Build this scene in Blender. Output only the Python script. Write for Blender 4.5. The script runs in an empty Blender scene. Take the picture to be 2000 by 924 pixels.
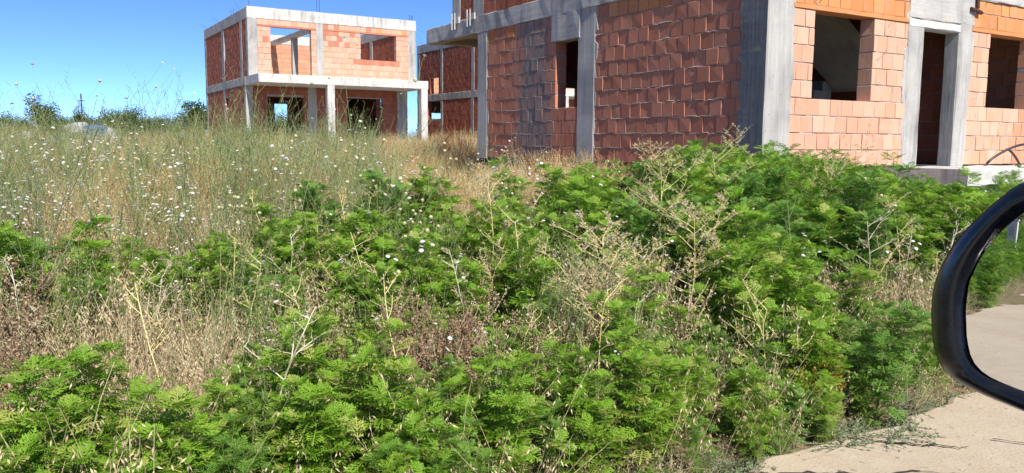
import bpy, bmesh, math, random
import numpy as np
from mathutils import Vector, Matrix

scene = bpy.context.scene
COL = scene.collection

# ------------------------------------------------------------------ camera
PSI = 0.546                                   # heading of the road and of every facade
UX = np.array([math.cos(PSI), math.sin(PSI), 0.0])      # along the road
NX = np.array([-math.sin(PSI), math.cos(PSI), 0.0])     # away from the road
CAMZ = 1.4
_p, _r = 0.1161, 0.0071
_fw = np.array([0, math.cos(_p), -math.sin(_p)]); _up = np.array([0, math.sin(_p), math.cos(_p)]); _rt = np.array([1.0, 0, 0])
RT = math.cos(_r) * _rt + math.sin(_r) * _up
UP = -math.sin(_r) * _rt + math.cos(_r) * _up
FW = _fw
cam_data = bpy.data.cameras.new('camera')
cam_data.sensor_width = 36.0
cam_data.lens = 36.0 * 1587.1 / 2000.0
cam_data.clip_start = 0.03
cam_data.clip_end = 5000.0
cam = bpy.data.objects.new('camera', cam_data)
COL.objects.link(cam)
m = Matrix.Identity(4)
for i in range(3):
    m[i][0] = RT[i]; m[i][1] = UP[i]; m[i][2] = -FW[i]
m[0][3], m[1][3], m[2][3] = 0.0, 0.0, CAMZ
cam.matrix_world = m
scene.camera = cam

# ------------------------------------------------------------------ sky, sun, exposure
SUN_EL, SUN_OFF = math.radians(45.0), math.radians(5.5)
_h = -NX * math.cos(SUN_OFF) - UX * math.sin(SUN_OFF)
SUN = _h * math.cos(SUN_EL) + np.array([0, 0, math.sin(SUN_EL)])
world = bpy.data.worlds.new('World'); scene.world = world; world.use_nodes = True
nt = world.node_tree; nt.nodes.clear()
sky = nt.nodes.new('ShaderNodeTexSky'); sky.sky_type = 'NISHITA'; sky.sun_disc = False
sky.sun_elevation = SUN_EL
sky.sun_rotation = math.atan2(SUN[0], SUN[1])
sky.altitude = 0.0; sky.air_density = 0.37; sky.dust_density = 0.0; sky.ozone_density = 10.0
bg = nt.nodes.new('ShaderNodeBackground'); bg.inputs['Strength'].default_value = 0.15
wo = nt.nodes.new('ShaderNodeOutputWorld')
nt.links.new(sky.outputs[0], bg.inputs[0]); nt.links.new(bg.outputs[0], wo.inputs[0])
sd = bpy.data.lights.new('sun', 'SUN'); sd.energy = 4.8; sd.angle = math.radians(0.53); sd.color = (1.0, 0.95, 0.87)
so = bpy.data.objects.new('sun', sd); COL.objects.link(so)
so.rotation_euler = Vector(SUN).to_track_quat('Z', 'Y').to_euler()
so.location = (0, 0, 30)
vs = scene.view_settings
vs.view_transform = 'Standard'; vs.look = 'None'; vs.gamma = 1.0; vs.use_curve_mapping = False
vs.exposure = 0.58
scene.cycles.max_bounces = 5; scene.cycles.diffuse_bounces = 3; scene.cycles.transmission_bounces = 2
scene.cycles.transparent_max_bounces = 6

# ------------------------------------------------------------------ small helpers
rng = random.Random(7)
RS = np.random.RandomState(11)

def to_world(u, n, z=0.0):
    p = UX * u + NX * n
    return np.array([p[0], p[1], z])

def un(x, y):
    return x * UX[0] + y * UX[1], x * NX[0] + y * NX[1]

def project(P):
    d = np.array([P[0], P[1], P[2] - CAMZ]); k = d @ FW
    if k < 0.05: return None
    return 1000 + 1587.1 * (d @ RT) / k, 462 - 1587.1 * (d @ UP) / k, k

_gx = [-400, 2.45, 2.9, 5, 8, 15, 30, 60, 2000]
_gy = [-0.06, -0.05, 0.05, 0.25, 0.45, 0.65, 0.95, 1.0, 1.0]
def ground(x, y):
    n = -math.sin(PSI) * x + math.cos(PSI) * y
    w = 0.035 * math.sin(1.9 * x + 0.7 * y) * math.sin(1.3 * y - 0.4 * x) + 0.05 * math.sin(0.31 * x + 1.0) * math.sin(0.27 * y)
    return float(np.interp(n, _gx, _gy)) + w * min(1.0, max(0.0, (n - 2.6) / 2.0))

class MB:
    """collects faces of one mesh"""
    def __init__(self): self.V = []; self.F = []; self.n = 0
    def add(self, v, f):
        v = np.asarray(v, float).reshape(-1, 3)
        self.V.append(v); self.F.extend([tuple(i + self.n for i in q) for q in f]); self.n += len(v)
    def box(self, a, b):
        x0, y0, z0 = a; x1, y1, z1 = b
        self.add([(x0,y0,z0),(x1,y0,z0),(x1,y1,z0),(x0,y1,z0),(x0,y0,z1),(x1,y0,z1),(x1,y1,z1),(x0,y1,z1)],
                 [(0,3,2,1),(4,5,6,7),(0,1,5,4),(1,2,6,5),(2,3,7,6),(3,0,4,7)])
    def tube(self, pts, rad, sides=4, cap=False):
        pts = np.asarray(pts, float); k = len(pts)
        rad = np.broadcast_to(np.asarray(rad, float), (k,))
        t = np.gradient(pts, axis=0); t /= (np.linalg.norm(t, axis=1)[:, None] + 1e-9)
        ref = np.array([0.3, 0.9, 0.2]) if abs(t[0][2]) > 0.8 else np.array([0, 0, 1.0])
        a = np.cross(t, ref); a /= (np.linalg.norm(a, axis=1)[:, None] + 1e-9); b = np.cross(t, a)
        ang = np.arange(sides) * 2 * math.pi / sides
        ring = (np.cos(ang)[None, :, None] * a[:, None, :] + np.sin(ang)[None, :, None] * b[:, None, :]) * rad[:, None, None] + pts[:, None, :]
        f = []
        for i in range(k - 1):
            for j in range(sides):
                q = (j + 1) % sides
                f.append((i*sides+j, i*sides+q, (i+1)*sides+q, (i+1)*sides+j))
        if cap:
            f.append(tuple(range(sides))[::-1]); f.append(tuple((k-1)*sides + j for j in range(sides)))
        self.add(ring.reshape(-1, 3), f)
    def mesh(self, name, mat, smooth=False):
        me = bpy.data.meshes.new(name)
        V = np.concatenate(self.V) if self.V else np.zeros((0, 3))
        tot = np.array([len(q) for q in self.F], dtype=np.int32)
        idx = np.fromiter((i for q in self.F for i in q), dtype=np.int32, count=int(tot.sum()))
        st = np.concatenate([[0], np.cumsum(tot)[:-1]]).astype(np.int32)
        me.vertices.add(len(V)); me.vertices.foreach_set('co', V.astype(np.float32).ravel())
        me.loops.add(len(idx)); me.loops.foreach_set('vertex_index', idx)
        me.polygons.add(len(tot)); me.polygons.foreach_set('loop_start', st); me.polygons.foreach_set('loop_total', tot)
        me.polygons.foreach_set('use_smooth', np.full(len(tot), bool(smooth)))
        me.update(calc_edges=True); me.validate()
        if mat: me.materials.append(mat)
        return me
    def obj(self, name, mat, parent=None, smooth=False):
        return link(name, self.mesh(name, mat, smooth), parent)

def link(name, me, parent=None, loc=None, rot=None, scale=None):
    o = bpy.data.objects.new(name, me); COL.objects.link(o)
    if parent: o.parent = parent
    if loc is not None: o.location = loc
    if rot is not None: o.rotation_euler = rot
    if scale is not None: o.scale = (scale,) * 3 if np.isscalar(scale) else scale
    return o

def empty(name, loc, rz=0.0, parent=None):
    o = bpy.data.objects.new(name, None); COL.objects.link(o); o.empty_display_size = 0.1
    o.location = loc; o.rotation_euler = (0, 0, rz)
    if parent: o.parent = parent
    return o

def tag(o, label, cat, group=None, kind=None):
    o['label'] = label; o['category'] = cat
    if group: o['group'] = group
    if kind: o['kind'] = kind
    return o

# ------------------------------------------------------------------ materials
class NB:
    def __init__(self, name):
        self.m = bpy.data.materials.new(name); self.m.use_nodes = True
        self.t = self.m.node_tree; self.t.nodes.clear()
    def n(self, typ, **kw):
        x = self.t.nodes.new(typ)
        for k, v in kw.items(): setattr(x, k, v)
        return x
    def l(self, a, b): self.t.links.new(a, b)
    def math(self, op, a, b=0.0, clamp=False):
        x = self.n('ShaderNodeMath', operation=op, use_clamp=clamp)
        for i, v in enumerate((a, b)):
            if hasattr(v, 'node'): self.l(v, x.inputs[i])
            else: x.inputs[i].default_value = v
        return x.outputs[0]
    def mix(self, fac, a, b, blend='MIX'):
        x = self.n('ShaderNodeMix', data_type='RGBA', blend_type=blend)
        for i, v in ((0, fac), (6, a), (7, b)):
            if hasattr(v, 'node'): self.l(v, x.inputs[i])
            else: x.inputs[i].default_value = v if i == 0 else (*v, 1.0)
        return x.outputs[2]
    def noise(self, scale, detail=4.0, rough=0.6, stretch=(1, 1, 1), offset=None, coord='Object'):
        tc = self.n('ShaderNodeTexCoord'); mp = self.n('ShaderNodeMapping')
        mp.inputs['Scale'].default_value = stretch
        self.l(tc.outputs[coord], mp.inputs[0])
        if offset is not None: self.l(offset, mp.inputs['Location'])
        x = self.n('ShaderNodeTexNoise'); x.inputs['Scale'].default_value = scale
        x.inputs['Detail'].default_value = detail; x.inputs['Roughness'].default_value = rough
        self.l(mp.outputs[0], x.inputs['Vector'])
        return x.outputs['Fac']
    def ramp(self, fac, lo, hi):
        x = self.n('ShaderNodeMapRange'); x.clamp = True
        self.l(fac, x.inputs[0]); x.inputs[1].default_value = lo; x.inputs[2].default_value = hi
        return x.outputs[0]
    def rand(self):
        a = self.n('ShaderNodeObjectInfo').outputs['Random']; b = self.n('ShaderNodeNewGeometry').outputs['Random Per Island']
        return a, b
    def bump(self, h, strength, dist):
        x = self.n('ShaderNodeBump'); x.inputs['Strength'].default_value = strength; x.inputs['Distance'].default_value = dist
        self.l(h, x.inputs['Height']); return x.outputs[0]
    def out(self, color, rough=0.8, normal=None, spec=0.3, metal=0.0, transl=None):
        p = self.n('ShaderNodeBsdfPrincipled')
        if hasattr(color, 'node'): self.l(color, p.inputs['Base Color'])
        else: p.inputs['Base Color'].default_value = (*color, 1)
        if hasattr(rough, 'node'): self.l(rough, p.inputs['Roughness'])
        else: p.inputs['Roughness'].default_value = rough
        p.inputs['Specular IOR Level'].default_value = spec; p.inputs['Metallic'].default_value = metal
        if normal is not None: self.l(normal, p.inputs['Normal'])
        o = self.n('ShaderNodeOutputMaterial'); s = p.outputs[0]
        if transl:
            t = self.n('ShaderNodeBsdfTranslucent'); mx = self.n('ShaderNodeMixShader'); mx.inputs[0].default_value = transl
            if hasattr(color, 'node'): self.l(color, t.inputs[0])
            else: t.inputs[0].default_value = (*color, 1)
            self.l(s, mx.inputs[1]); self.l(t.outputs[0], mx.inputs[2]); s = mx.outputs[0]
        self.l(s, o.inputs[0]); return self.m

def mat_plain(name, c, rough=0.6, spec=0.4, metal=0.0, c2=None, scale=8.0):
    b = NB(name)
    col = b.mix(b.ramp(b.noise(scale), 0.3, 0.7), c, c2 or tuple(v * 0.75 for v in c))
    return b.out(col, rough, None, spec, metal)

def mat_brick(name, c1, c2, sc=1.0, dirt=(0.40, 0.34, 0.30), dirt_amt=0.25):
    b = NB(name); a, i = b.rand(); r = b.math('FRACT', b.math('ADD', a, i))
    off = b.n('ShaderNodeCombineXYZ'); b.l(b.math('MULTIPLY', r, 37.0), off.inputs[0]); b.l(b.math('MULTIPLY', r, 91.0), off.inputs[2])
    col = b.mix(r, c1, c2)
    n1 = b.noise(1.2 * sc, 5, 0.65, (1, 1, 1), off.outputs[0])
    col = b.mix(b.math('MULTIPLY', b.ramp(n1, 0.5, 0.75), dirt_amt), col, dirt)
    n2 = b.noise(1.0 * sc, 3, 0.6, (14, 14, 0.6), off.outputs[0])
    col = b.mix(b.math('MULTIPLY', b.ramp(n2, 0.35, 0.7), 0.22), col, tuple(v * 0.62 for v in c2))
    n3 = b.noise(9.0 * sc, 3, 0.7, (1, 1, 1), off.outputs[0])
    col = b.mix(b.math('MULTIPLY', b.ramp(n3, 0.6, 0.8), 0.35), col, tuple(v * 0.5 for v in c2))
    h = b.math('ADD', b.math('MULTIPLY', n2, 1.0), b.math('MULTIPLY', n3, 0.35))
    return b.out(col, 0.85, b.bump(h, 0.55, 0.006), 0.15)

def mat_washed():
    """red block with a run of grey cement wash that keeps to its own place on the wall"""
    b = NB('brick_cement_washed'); a, i = b.rand(); r = b.math('FRACT', b.math('ADD', a, i))
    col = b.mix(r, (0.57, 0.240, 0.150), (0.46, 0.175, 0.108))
    g = b.n('ShaderNodeNewGeometry'); dt = b.n('ShaderNodeVectorMath', operation='DOT_PRODUCT'); b.l(g.outputs['Position'], dt.inputs[0]); dt.inputs[1].default_value = tuple(NX)
    sp = b.n('ShaderNodeSeparateXYZ'); b.l(g.outputs['Position'], sp.inputs[0])
    t = b.math('SUBTRACT', dt.outputs['Value'], float(np.array([3.5176, 11.4847, 0]) @ NX))
    def nz(scale, st, d=5):
        mp = b.n('ShaderNodeMapping'); mp.inputs['Scale'].default_value = st; b.l(g.outputs['Position'], mp.inputs[0]); x = b.n('ShaderNodeTexNoise'); x.inputs['Scale'].default_value = scale; x.inputs['Detail'].default_value = d; x.inputs['Roughness'].default_value = .7; b.l(mp.outputs[0], x.inputs['Vector']); return x.outputs['Fac']
    n = nz(3.0, (1, 1, .35)); tt = b.math('ADD', t, b.math('MULTIPLY', b.math('SUBTRACT', n, .5), 1.3))
    wash = b.math('MULTIPLY', b.ramp(tt, 5.25, 5.55), b.math('SUBTRACT', 1.0, b.ramp(tt, 6.35, 6.8)))
    wash = b.math('MULTIPLY', wash, b.math('ADD', .45, b.math('MULTIPLY', b.ramp(nz(6.0, (2, 2, .4)), .35, .6), .55)))
    st = nz(2.0, (16, 16, .7)); col = b.mix(b.math('MULTIPLY', b.ramp(st, .4, .7), .3), col, (.26, .10, .06))
    col = b.mix(wash, col, b.mix(b.ramp(nz(9.0, (1, 1, .3)), .35, .65), (.26, .25, .245), (.15, .145, .14)))
    return b.out(col, .88, b.bump(b.math('ADD', st, nz(30, (1, 1, 1))), .6, .006), .15)

def mat_concrete(name, c1, c2, stain, stretch=(1, 1, 1), sc=1.0, bump=0.5):
    b = NB(name)
    big = b.noise(0.9 * sc, 5, 0.65)
    board = b.noise(3.0 * sc, 4, 0.7, stretch)
    fine = b.noise(45 * sc, 4, 0.75)
    pits = b.noise(17 * sc, 2, 0.5)
    col = b.mix(b.ramp(board, 0.35, 0.68), c1, c2)
    col = b.mix(b.math('MULTIPLY', b.ramp(big, 0.46, 0.68), 0.8), col, stain)
    drip = b.noise(1.6 * sc, 4, 0.7, (4, 4, 0.35)); blot = b.noise(0.45 * sc, 4, 0.6)
    col = b.mix(b.math('MULTIPLY', b.math('MULTIPLY', b.ramp(drip, 0.5, 0.66), b.ramp(blot, 0.42, 0.6)), 0.75), col, tuple(v * 0.55 for v in stain))
    warm = b.noise(2.3 * sc, 3, 0.6); col = b.mix(b.math('MULTIPLY', b.ramp(warm, 0.58, 0.74), 0.35), col, (0.46, 0.38, 0.27))
    col = b.mix(b.math('MULTIPLY', b.ramp(fine, 0.5, 0.75), 0.3), col, tuple(v * 0.55 for v in c1))
    col = b.mix(b.math('MULTIPLY', b.ramp(pits, 0.68, 0.76), 0.55), col, tuple(v * 0.35 for v in c1))
    h = b.math('SUBTRACT', b.math('ADD', b.math('MULTIPLY', board, 1.0), b.math('MULTIPLY', fine, 0.4)), b.ramp(pits, 0.68, 0.8))
    return b.out(col, 0.88, b.bump(h, bump, 0.012), 0.2)

def mat_leaf(name, c1, c2, c3=None, transl=0.28, rough=0.55, spec=0.3, isl=0.6):
    b = NB(name); a, i = b.rand()
    f = b.math('ADD', b.math('MULTIPLY', i, isl), b.math('MULTIPLY', a, 1.0 - isl))
    col = b.mix(f, c1, c2)
    if c3:
        col = b.mix(b.ramp(b.math('FRACT', b.math('MULTIPLY', b.math('ADD', i, a), 7.31)), 0.80, 0.95), col, c3)
    return b.out(col, rough, None, spec, 0.0, transl)

M = {}
M['brick'] = mat_brick('brick_salmon', (0.74, 0.425, 0.295), (0.65, 0.335, 0.215), dirt=(0.55, 0.48, 0.42), dirt_amt=0.5)
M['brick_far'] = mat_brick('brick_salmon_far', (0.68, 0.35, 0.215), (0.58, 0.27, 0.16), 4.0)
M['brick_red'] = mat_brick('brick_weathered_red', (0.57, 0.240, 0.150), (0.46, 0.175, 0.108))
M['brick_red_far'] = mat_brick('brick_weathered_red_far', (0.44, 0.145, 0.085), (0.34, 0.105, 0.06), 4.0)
M['brick_orange'] = mat_brick('brick_fresh_orange', (0.69, 0.31, 0.13), (0.60, 0.235, 0.09), 1.0, dirt_amt=0.35)
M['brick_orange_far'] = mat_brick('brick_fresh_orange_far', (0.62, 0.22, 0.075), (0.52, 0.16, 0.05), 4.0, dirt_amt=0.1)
M['brick_dusky'] = mat_brick('brick_dusky_rose', (0.58, 0.24, 0.15), (0.50, 0.19, 0.115))
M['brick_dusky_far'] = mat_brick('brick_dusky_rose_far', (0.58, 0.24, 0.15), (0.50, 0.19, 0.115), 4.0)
M['mortar'] = mat_concrete('mortar', (0.42, 0.40, 0.37), (0.34, 0.32, 0.30), (0.30, 0.27, 0.25), sc=3.0)
M['conc_v'] = mat_concrete('concrete_boarded_upright', (0.50, 0.48, 0.44), (0.39, 0.375, 0.35), (0.30, 0.29, 0.28), (5, 5, 0.25))
M['conc_h'] = mat_concrete('concrete_boarded_level', (0.54, 0.52, 0.48), (0.42, 0.405, 0.38), (0.32, 0.31, 0.30), (0.3, 0.3, 5))
M['conc_pale'] = mat_concrete('concrete_bleached', (0.66, 0.64, 0.60), (0.56, 0.54, 0.50), (0.44, 0.42, 0.39), (0.4, 0.4, 4), bump=0.35)
M['conc_old'] = mat_concrete('concrete_slab_underside', (0.60, 0.55, 0.46), (0.50, 0.46, 0.38), (0.36, 0.33, 0.28), (0.3, 3, 3))
M['bitumen'] = mat_concrete('foundation_bitumen', (0.055, 0.055, 0.06), (0.03, 0.03, 0.035), (0.12, 0.115, 0.11), sc=2.0)
M['brick_wash'] = mat_washed(); M['brick_wash_far'] = M['brick_wash']
M['coat'] = mat_concrete('dark_waterproof_coat', (0.155, 0.165, 0.18), (0.095, 0.102, 0.115), (0.22, 0.225, 0.23), (6, 6, 0.2), 1.5)
M['rust'] = mat_plain('rusty_steel', (0.10, 0.05, 0.035), 0.7, 0.3, 0.3)
M['wire'] = mat_plain('dark_wire', (0.06, 0.035, 0.025), 0.6, 0.3)
M['wood'] = mat_plain('weathered_timber', (0.50, 0.44, 0.34), 0.8, 0.2, 0.0, (0.34, 0.28, 0.20), 20)
M['hose'] = mat_plain('black_hose', (0.035, 0.035, 0.04), 0.45, 0.5)

# ------------------------------------------------------------------ ground and road
def build_ground():
    xs = np.concatenate([np.linspace(-1500, -60, 13)[:-1], np.linspace(-60, -14, 24)[:-1], np.linspace(-14, 16, 121)[:-1], np.linspace(16, 60, 20)[:-1], np.linspace(60, 1500, 13)])
    ys = np.concatenate([np.linspace(-1500, -60, 13)[:-1], np.linspace(-60, -4, 24)[:-1], np.linspace(-4, 24, 121)[:-1], np.linspace(24, 90, 30)[:-1], np.linspace(90, 2500, 16)])
    mb = MB(); nx, ny = len(xs), len(ys)
    V = [(x, y, ground(x, y) - 0.01) for y in ys for x in xs]
    mb.add(V, [(j*nx+i, j*nx+i+1, (j+1)*nx+i+1, (j+1)*nx+i) for j in range(ny-1) for i in range(nx-1)])
    b = NB('dry_soil')
    n1 = b.noise(0.8, 5, 0.6); n2 = b.noise(30, 5, 0.7); n3 = b.noise(6, 4, 0.6)
    col = b.mix(b.ramp(n1, 0.35, 0.65), (0.24, 0.18, 0.10), (0.15, 0.13, 0.06))
    col = b.mix(b.math('MULTIPLY', b.ramp(n2, 0.4, 0.7), 0.6), col, (0.36, 0.29, 0.18))
    col = b.mix(b.math('MULTIPLY', b.ramp(n3, 0.5, 0.7), 0.5), col, (0.09, 0.07, 0.04))
    o = mb.obj('ground', b.out(col, 0.95, b.bump(n2, 0.8, 0.03), 0.1), smooth=True)
    o['kind'] = 'structure'; o['label'] = 'dry brown soil of the overgrown building plot'; o['category'] = 'ground'
build_ground()

def road_edge(u):
    return 2.42 + 0.05 * math.sin(1.7 * u) + 0.035 * math.sin(4.3 * u + 1) + 0.02 * math.sin(11 * u + 2) + 0.012 * math.sin(23 * u)

def build_road():
    b = NB('road_concrete')
    big = b.noise(0.7, 5, 0.6); med = b.noise(7, 5, 0.7); fine = b.noise(70, 4, 0.8); peb = b.noise(28, 2, 0.5)
    col = b.mix(b.ramp(big, 0.35, 0.65), (0.54, 0.445, 0.325), (0.47, 0.38, 0.27))
    col = b.mix(b.math('MULTIPLY', b.ramp(med, 0.45, 0.7), 0.5), col, (0.58, 0.50, 0.40))
    col = b.mix(b.math('MULTIPLY', b.ramp(fine, 0.48, 0.7), 0.45), col, (0.27, 0.215, 0.165))
    col = b.mix(b.math('MULTIPLY', b.ramp(peb, 0.62, 0.72), 0.7), col, (0.22, 0.17, 0.13))
    h = b.math('ADD', fine, b.math('MULTIPLY', med, 0.8))
    mat = b.out(col, 0.9, b.bump(h, 0.5, 0.012), 0.2)
    mb = MB(); us = np.concatenate([np.linspace(-200, -20, 30)[:-1], np.linspace(-20, 12, 400)[:-1], np.linspace(12, 200, 30)])
    V = []
    for u in us:
        e = road_edge(u)
        for n, z in ((-4.5, 0.0), (0.0, 0.0), (1.5, 0.0), (e - 0.03, 0.0), (e, -0.012), (e + 0.004, -0.12)):
            w = 0.006 * math.sin(2.1 * u + 3 * n)
            V.append(to_world(u, n, z + w))
    k = 6
    mb.add(V, [(i*k+j+1, i*k+j, (i+1)*k+j, (i+1)*k+j+1) for i in range(len(us)-1) for j in range(k-1)])
    road = mb.obj('road', mat); road['kind'] = 'structure'; road['label'] = 'pale cracked concrete road beside the weeds'; road['category'] = 'road'
    # open cracks
    dark = mat_plain('crack_fill', (0.075, 0.058, 0.042), 0.95, 0.1)
    def crack(name, a, c, w, seed, mt, n=26, wob=0.035):
        r = np.random.RandomState(seed); mb = MB(); V = []
        a = np.array(a, float); c = np.array(c, float); d = c - a; pr = np.array([-d[1], d[0]]) / np.linalg.norm(d)
        off = np.cumsum(r.randn(n)) * wob / 3; off -= np.linspace(off[0], off[-1], n)
        for i in range(n):
            f = i / (n - 1); p = a + d * f + pr * off[i]; ww = w * 1.7 * (0.25 + r.rand()) * (0.3 + 0.7 * math.sin(math.pi * min(max(f, 0.06), 0.94)))
            for s in (-1, 1):
                q = p + pr * ww * 0.5 * s; V.append(to_world(q[0], q[1], 0.0065 + 0.006 * math.sin(2.1 * q[0] + 3 * q[1])))
        mb.add(V, [(2*i, 2*i+1, 2*i+3, 2*i+2) for i in range(n - 1)])
        mb.obj(name, mt, road)
    crack('crack', (2.55, 2.36), (3.25, 1.95), 0.016, 1, dark)
    crack('crack', (3.25, 1.95), (4.1, 1.25), 0.012, 2, dark)
    crack('crack', (2.95, 2.14), (3.05, 1.2), 0.010, 3, dark)
    crack('crack', (3.3, 2.38), (3.7, 2.0), 0.012, 4, dark)
    crack('crack', (2.2, 2.3), (2.75, 2.05), 0.012, 5, dark)
    crack('crack', (3.7, 1.7), (4.3, 1.55), 0.02, 6, dark)
    crack('crack', (3.9, 2.0), (4.6, 1.3), 0.014, 9, dark)
    crack('crack', (2.6, 1.6), (3.6, 1.45), 0.010, 10, dark)
build_road()

# ------------------------------------------------------------------ houses
def unit_brick(name, seed, bevel=True):
    bm = bmesh.new(); bmesh.ops.create_cube(bm, size=1.0)
    r = random.Random(seed)
    for v in bm.verts:
        v.co.y += r.uniform(-0.018, 0.018); v.co.z += r.uniform(-0.012, 0.012); v.co.x += r.uniform(-0.01, 0.01)
    if bevel: bmesh.ops.bevel(bm, geom=list(bm.edges), offset=0.022, segments=1, affect='EDGES', profile=0.5)
    me = bpy.data.meshes.new(name); bm.to_mesh(me); bm.free(); return me
BRICK_ME = {}
def brick_mesh(mk, k):
    key = (mk, k)
    if key not in BRICK_ME:
        me = unit_brick('brick', 100 + k); me.materials.append(M[mk]); BRICK_ME[key] = me
    return BRICK_ME[key]
_lo = unit_brick('brick_lo', 5, False); LO_V = np.array([v.co[:] for v in _lo.vertices]); LO_F = [tuple(p.vertices) for p in _lo.polygons]
_hi = unit_brick('brick_hi', 6, True); HI_V = np.array([v.co[:] for v in _hi.vertices]); HI_F = [tuple(p.vertices) for p in _hi.polygons]

class House:
    def __init__(self, name, loc, label, cat='house', group=None):
        self.e = empty(name, loc, PSI); tag(self.e, label, cat, group); self.loc = np.array(loc, float)
        self.r = random.Random(hash(name) % 1000 if False else 17); self.bricks = []; self.far = []
    def w(self, s, t, z): return self.loc + UX * s + NX * t + np.array([0, 0, z])
    def box(self, name, a, b, mt, parent=None, jit=0.006, chamfer=0.014, seg=0.22):
        """cast concrete member: chamfered, slightly out of true"""
        a = np.array(a, float); b = np.array(b, float); d = b - a; ax = int(np.argmax(d)); o1, o2 = [i for i in range(3) if i != ax]
        n = max(2, int(d[ax] / seg) + 1); c = min(chamfer, d[o1] * 0.2, d[o2] * 0.2); mb = MB(); V = []
        prof = [(c, 0), (d[o1]-c, 0), (d[o1], c), (d[o1], d[o2]-c), (d[o1]-c, d[o2]), (c, d[o2]), (0, d[o2]-c), (0, c)]
        R_ = np.random.RandomState(int(abs(a.sum() * 977 + b.sum() * 131)) % 99991)
        for i in range(n):
            for (p, q) in prof:
                v = a.copy(); v[ax] += d[ax] * i / (n - 1); v[o1] += p + R_.uniform(-jit, jit); v[o2] += q + R_.uniform(-jit, jit); V.append(v)
        F = [(i*8+j, i*8+(j+1) % 8, (i+1)*8+(j+1) % 8, (i+1)*8+j) for i in range(n-1) for j in range(8)]
        F += [tuple(range(8))[::-1], tuple((n-1)*8+j for j in range(8))]
        mb.add(V, F)
        if ax == 1: mb.F = [q[::-1] for q in mb.F]
        return mb.obj(name, mt, parent or self.e)
    def wall(self, axis, a0, a1, c, z0, z1, openings=(), th=0.25, mk='brick', pick=None, near=True, row=0.25, proud=0.0):
        core = MB(); e = 0.008; g = 0.011
        ops = [(o[0]-e, o[1]+e, o[2]-(e if o[2] > z0 + 0.01 else 0.1), o[3]+e) for o in openings]
        A = sorted({a0, a1, *[min(max(v, a0), a1) for o in ops for v in o[:2]]}); Z = sorted({z0, z1, *[min(max(v, z0), z1) for o in ops for v in o[2:]]})
        for i in range(len(A)-1):
            for j in range(len(Z)-1):
                ma, mz = (A[i]+A[i+1])/2, (Z[j]+Z[j+1])/2
                if any(o[0] < ma < o[1] and o[2] < mz < o[3] for o in ops): continue
                if axis == 'F': core.box((A[i], c+g, Z[j]), (A[i+1], c+th-g, Z[j+1]))
                else: core.box((c+g, A[i], Z[j]), (c+th-g, A[i+1], Z[j+1]))
        wo = core.obj('wall', M['mortar'], self.e)
        k = 0; z = z0
        while z < z1 - 0.05:
            h = min(row, z1 - z); zc = z + h / 2
            iv = [(a0, a1)]
            for o in openings:
                if o[2] - 0.02 < zc < o[3] + 0.02:
                    iv = [p for (p0, p1) in iv for p in ((p0, min(p1, o[0])), (max(p0, o[1]), p1)) if p[1] - p[0] > 0.04]
            for (p0, p1) in iv:
                x = p0 - (0.13 if k % 2 else 0.0) - self.r.uniform(0, 0.05)
                while x < p1 - 0.02:
                    wdt = 0.262 + self.r.uniform(-0.006, 0.006)
                    l, rr = max(x, p0), min(x + wdt, p1); x += wdt
                    if rr - l < 0.045: continue
                    ctr = (l + rr) / 2; mm = pick(ctr, zc, self.r) if pick else mk
                    pr = self.r.gauss(0, 0.0035); gap = self.r.uniform(0.009, 0.014)
                    dep = th + 0.004
                    cen = np.array([ctr, c + th/2 + pr, zc - 0.002 + self.r.uniform(-.002, .002)]) if axis == 'F' else np.array([c + th/2 + pr, ctr, zc - 0.002 + self.r.uniform(-.002, .002)])
                    rot = (self.r.gauss(0, 0.006), self.r.gauss(0, 0.004), (0 if axis == 'F' else math.pi/2) + self.r.gauss(0, 0.006))
                    rec = (wo, cen, (rr - l - gap, dep, h - 0.013), rot, mm)
                    (self.bricks if near else self.far).append(rec)
            z += h; k += 1
        return wo
    def finish(self, limit, lo=True):
        def score(b):
            P = self.w(*b[1]); q = project(P)
            if q is None or not (-30 < q[0] < 2030 and -20 < q[1] < 340): return 1e6 + np.linalg.norm(P)
            return q[2]
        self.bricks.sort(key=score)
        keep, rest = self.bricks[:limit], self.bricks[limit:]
        for (wo, cen, size, rot, mm) in keep:
            o = link('brick', brick_mesh(mm, self.r.randrange(6)), wo, cen, rot, size)
        groups = {}
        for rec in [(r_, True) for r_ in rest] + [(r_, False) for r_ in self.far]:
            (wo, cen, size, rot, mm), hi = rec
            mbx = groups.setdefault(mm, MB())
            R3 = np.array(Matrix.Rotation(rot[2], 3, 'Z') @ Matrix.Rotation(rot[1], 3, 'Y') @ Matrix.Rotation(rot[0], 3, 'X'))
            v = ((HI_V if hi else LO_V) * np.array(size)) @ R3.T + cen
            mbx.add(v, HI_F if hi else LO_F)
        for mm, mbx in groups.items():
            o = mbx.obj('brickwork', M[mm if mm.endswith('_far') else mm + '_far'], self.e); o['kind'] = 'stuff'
    def smear(self, axis, a, c, z0, z1, side, seed, width=0.05, mt=None, proud=0.008):
        """ragged lip of spilled concrete or mortar where a cast member meets the blocks"""
        r = np.random.RandomState(seed); n = int((z1 - z0) / 0.05) + 2; mb = MB(); V = []
        e = np.clip(np.abs(np.cumsum(r.randn(n)) * 0.012) % (width * 1.3), 0.006, width)
        for i in range(n):
            z = z0 + (z1 - z0) * i / (n - 1)
            for k, (x, y) in enumerate(((a - side * 0.05, -proud), (a + side * e[i] * 0.8, -proud), (a + side * e[i], -0.001), (a + side * e[i], 0.03))):
                V.append((x, c + y, z) if axis == 'F' else (c + y, x, z))
        F = [(i*4+j, i*4+j+1, (i+1)*4+j+1, (i+1)*4+j) for i in range(n-1) for j in range(3)]
        mb.add(V, F); mb.obj('mortar_spill', mt or M['conc_v'], self.e)

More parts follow.
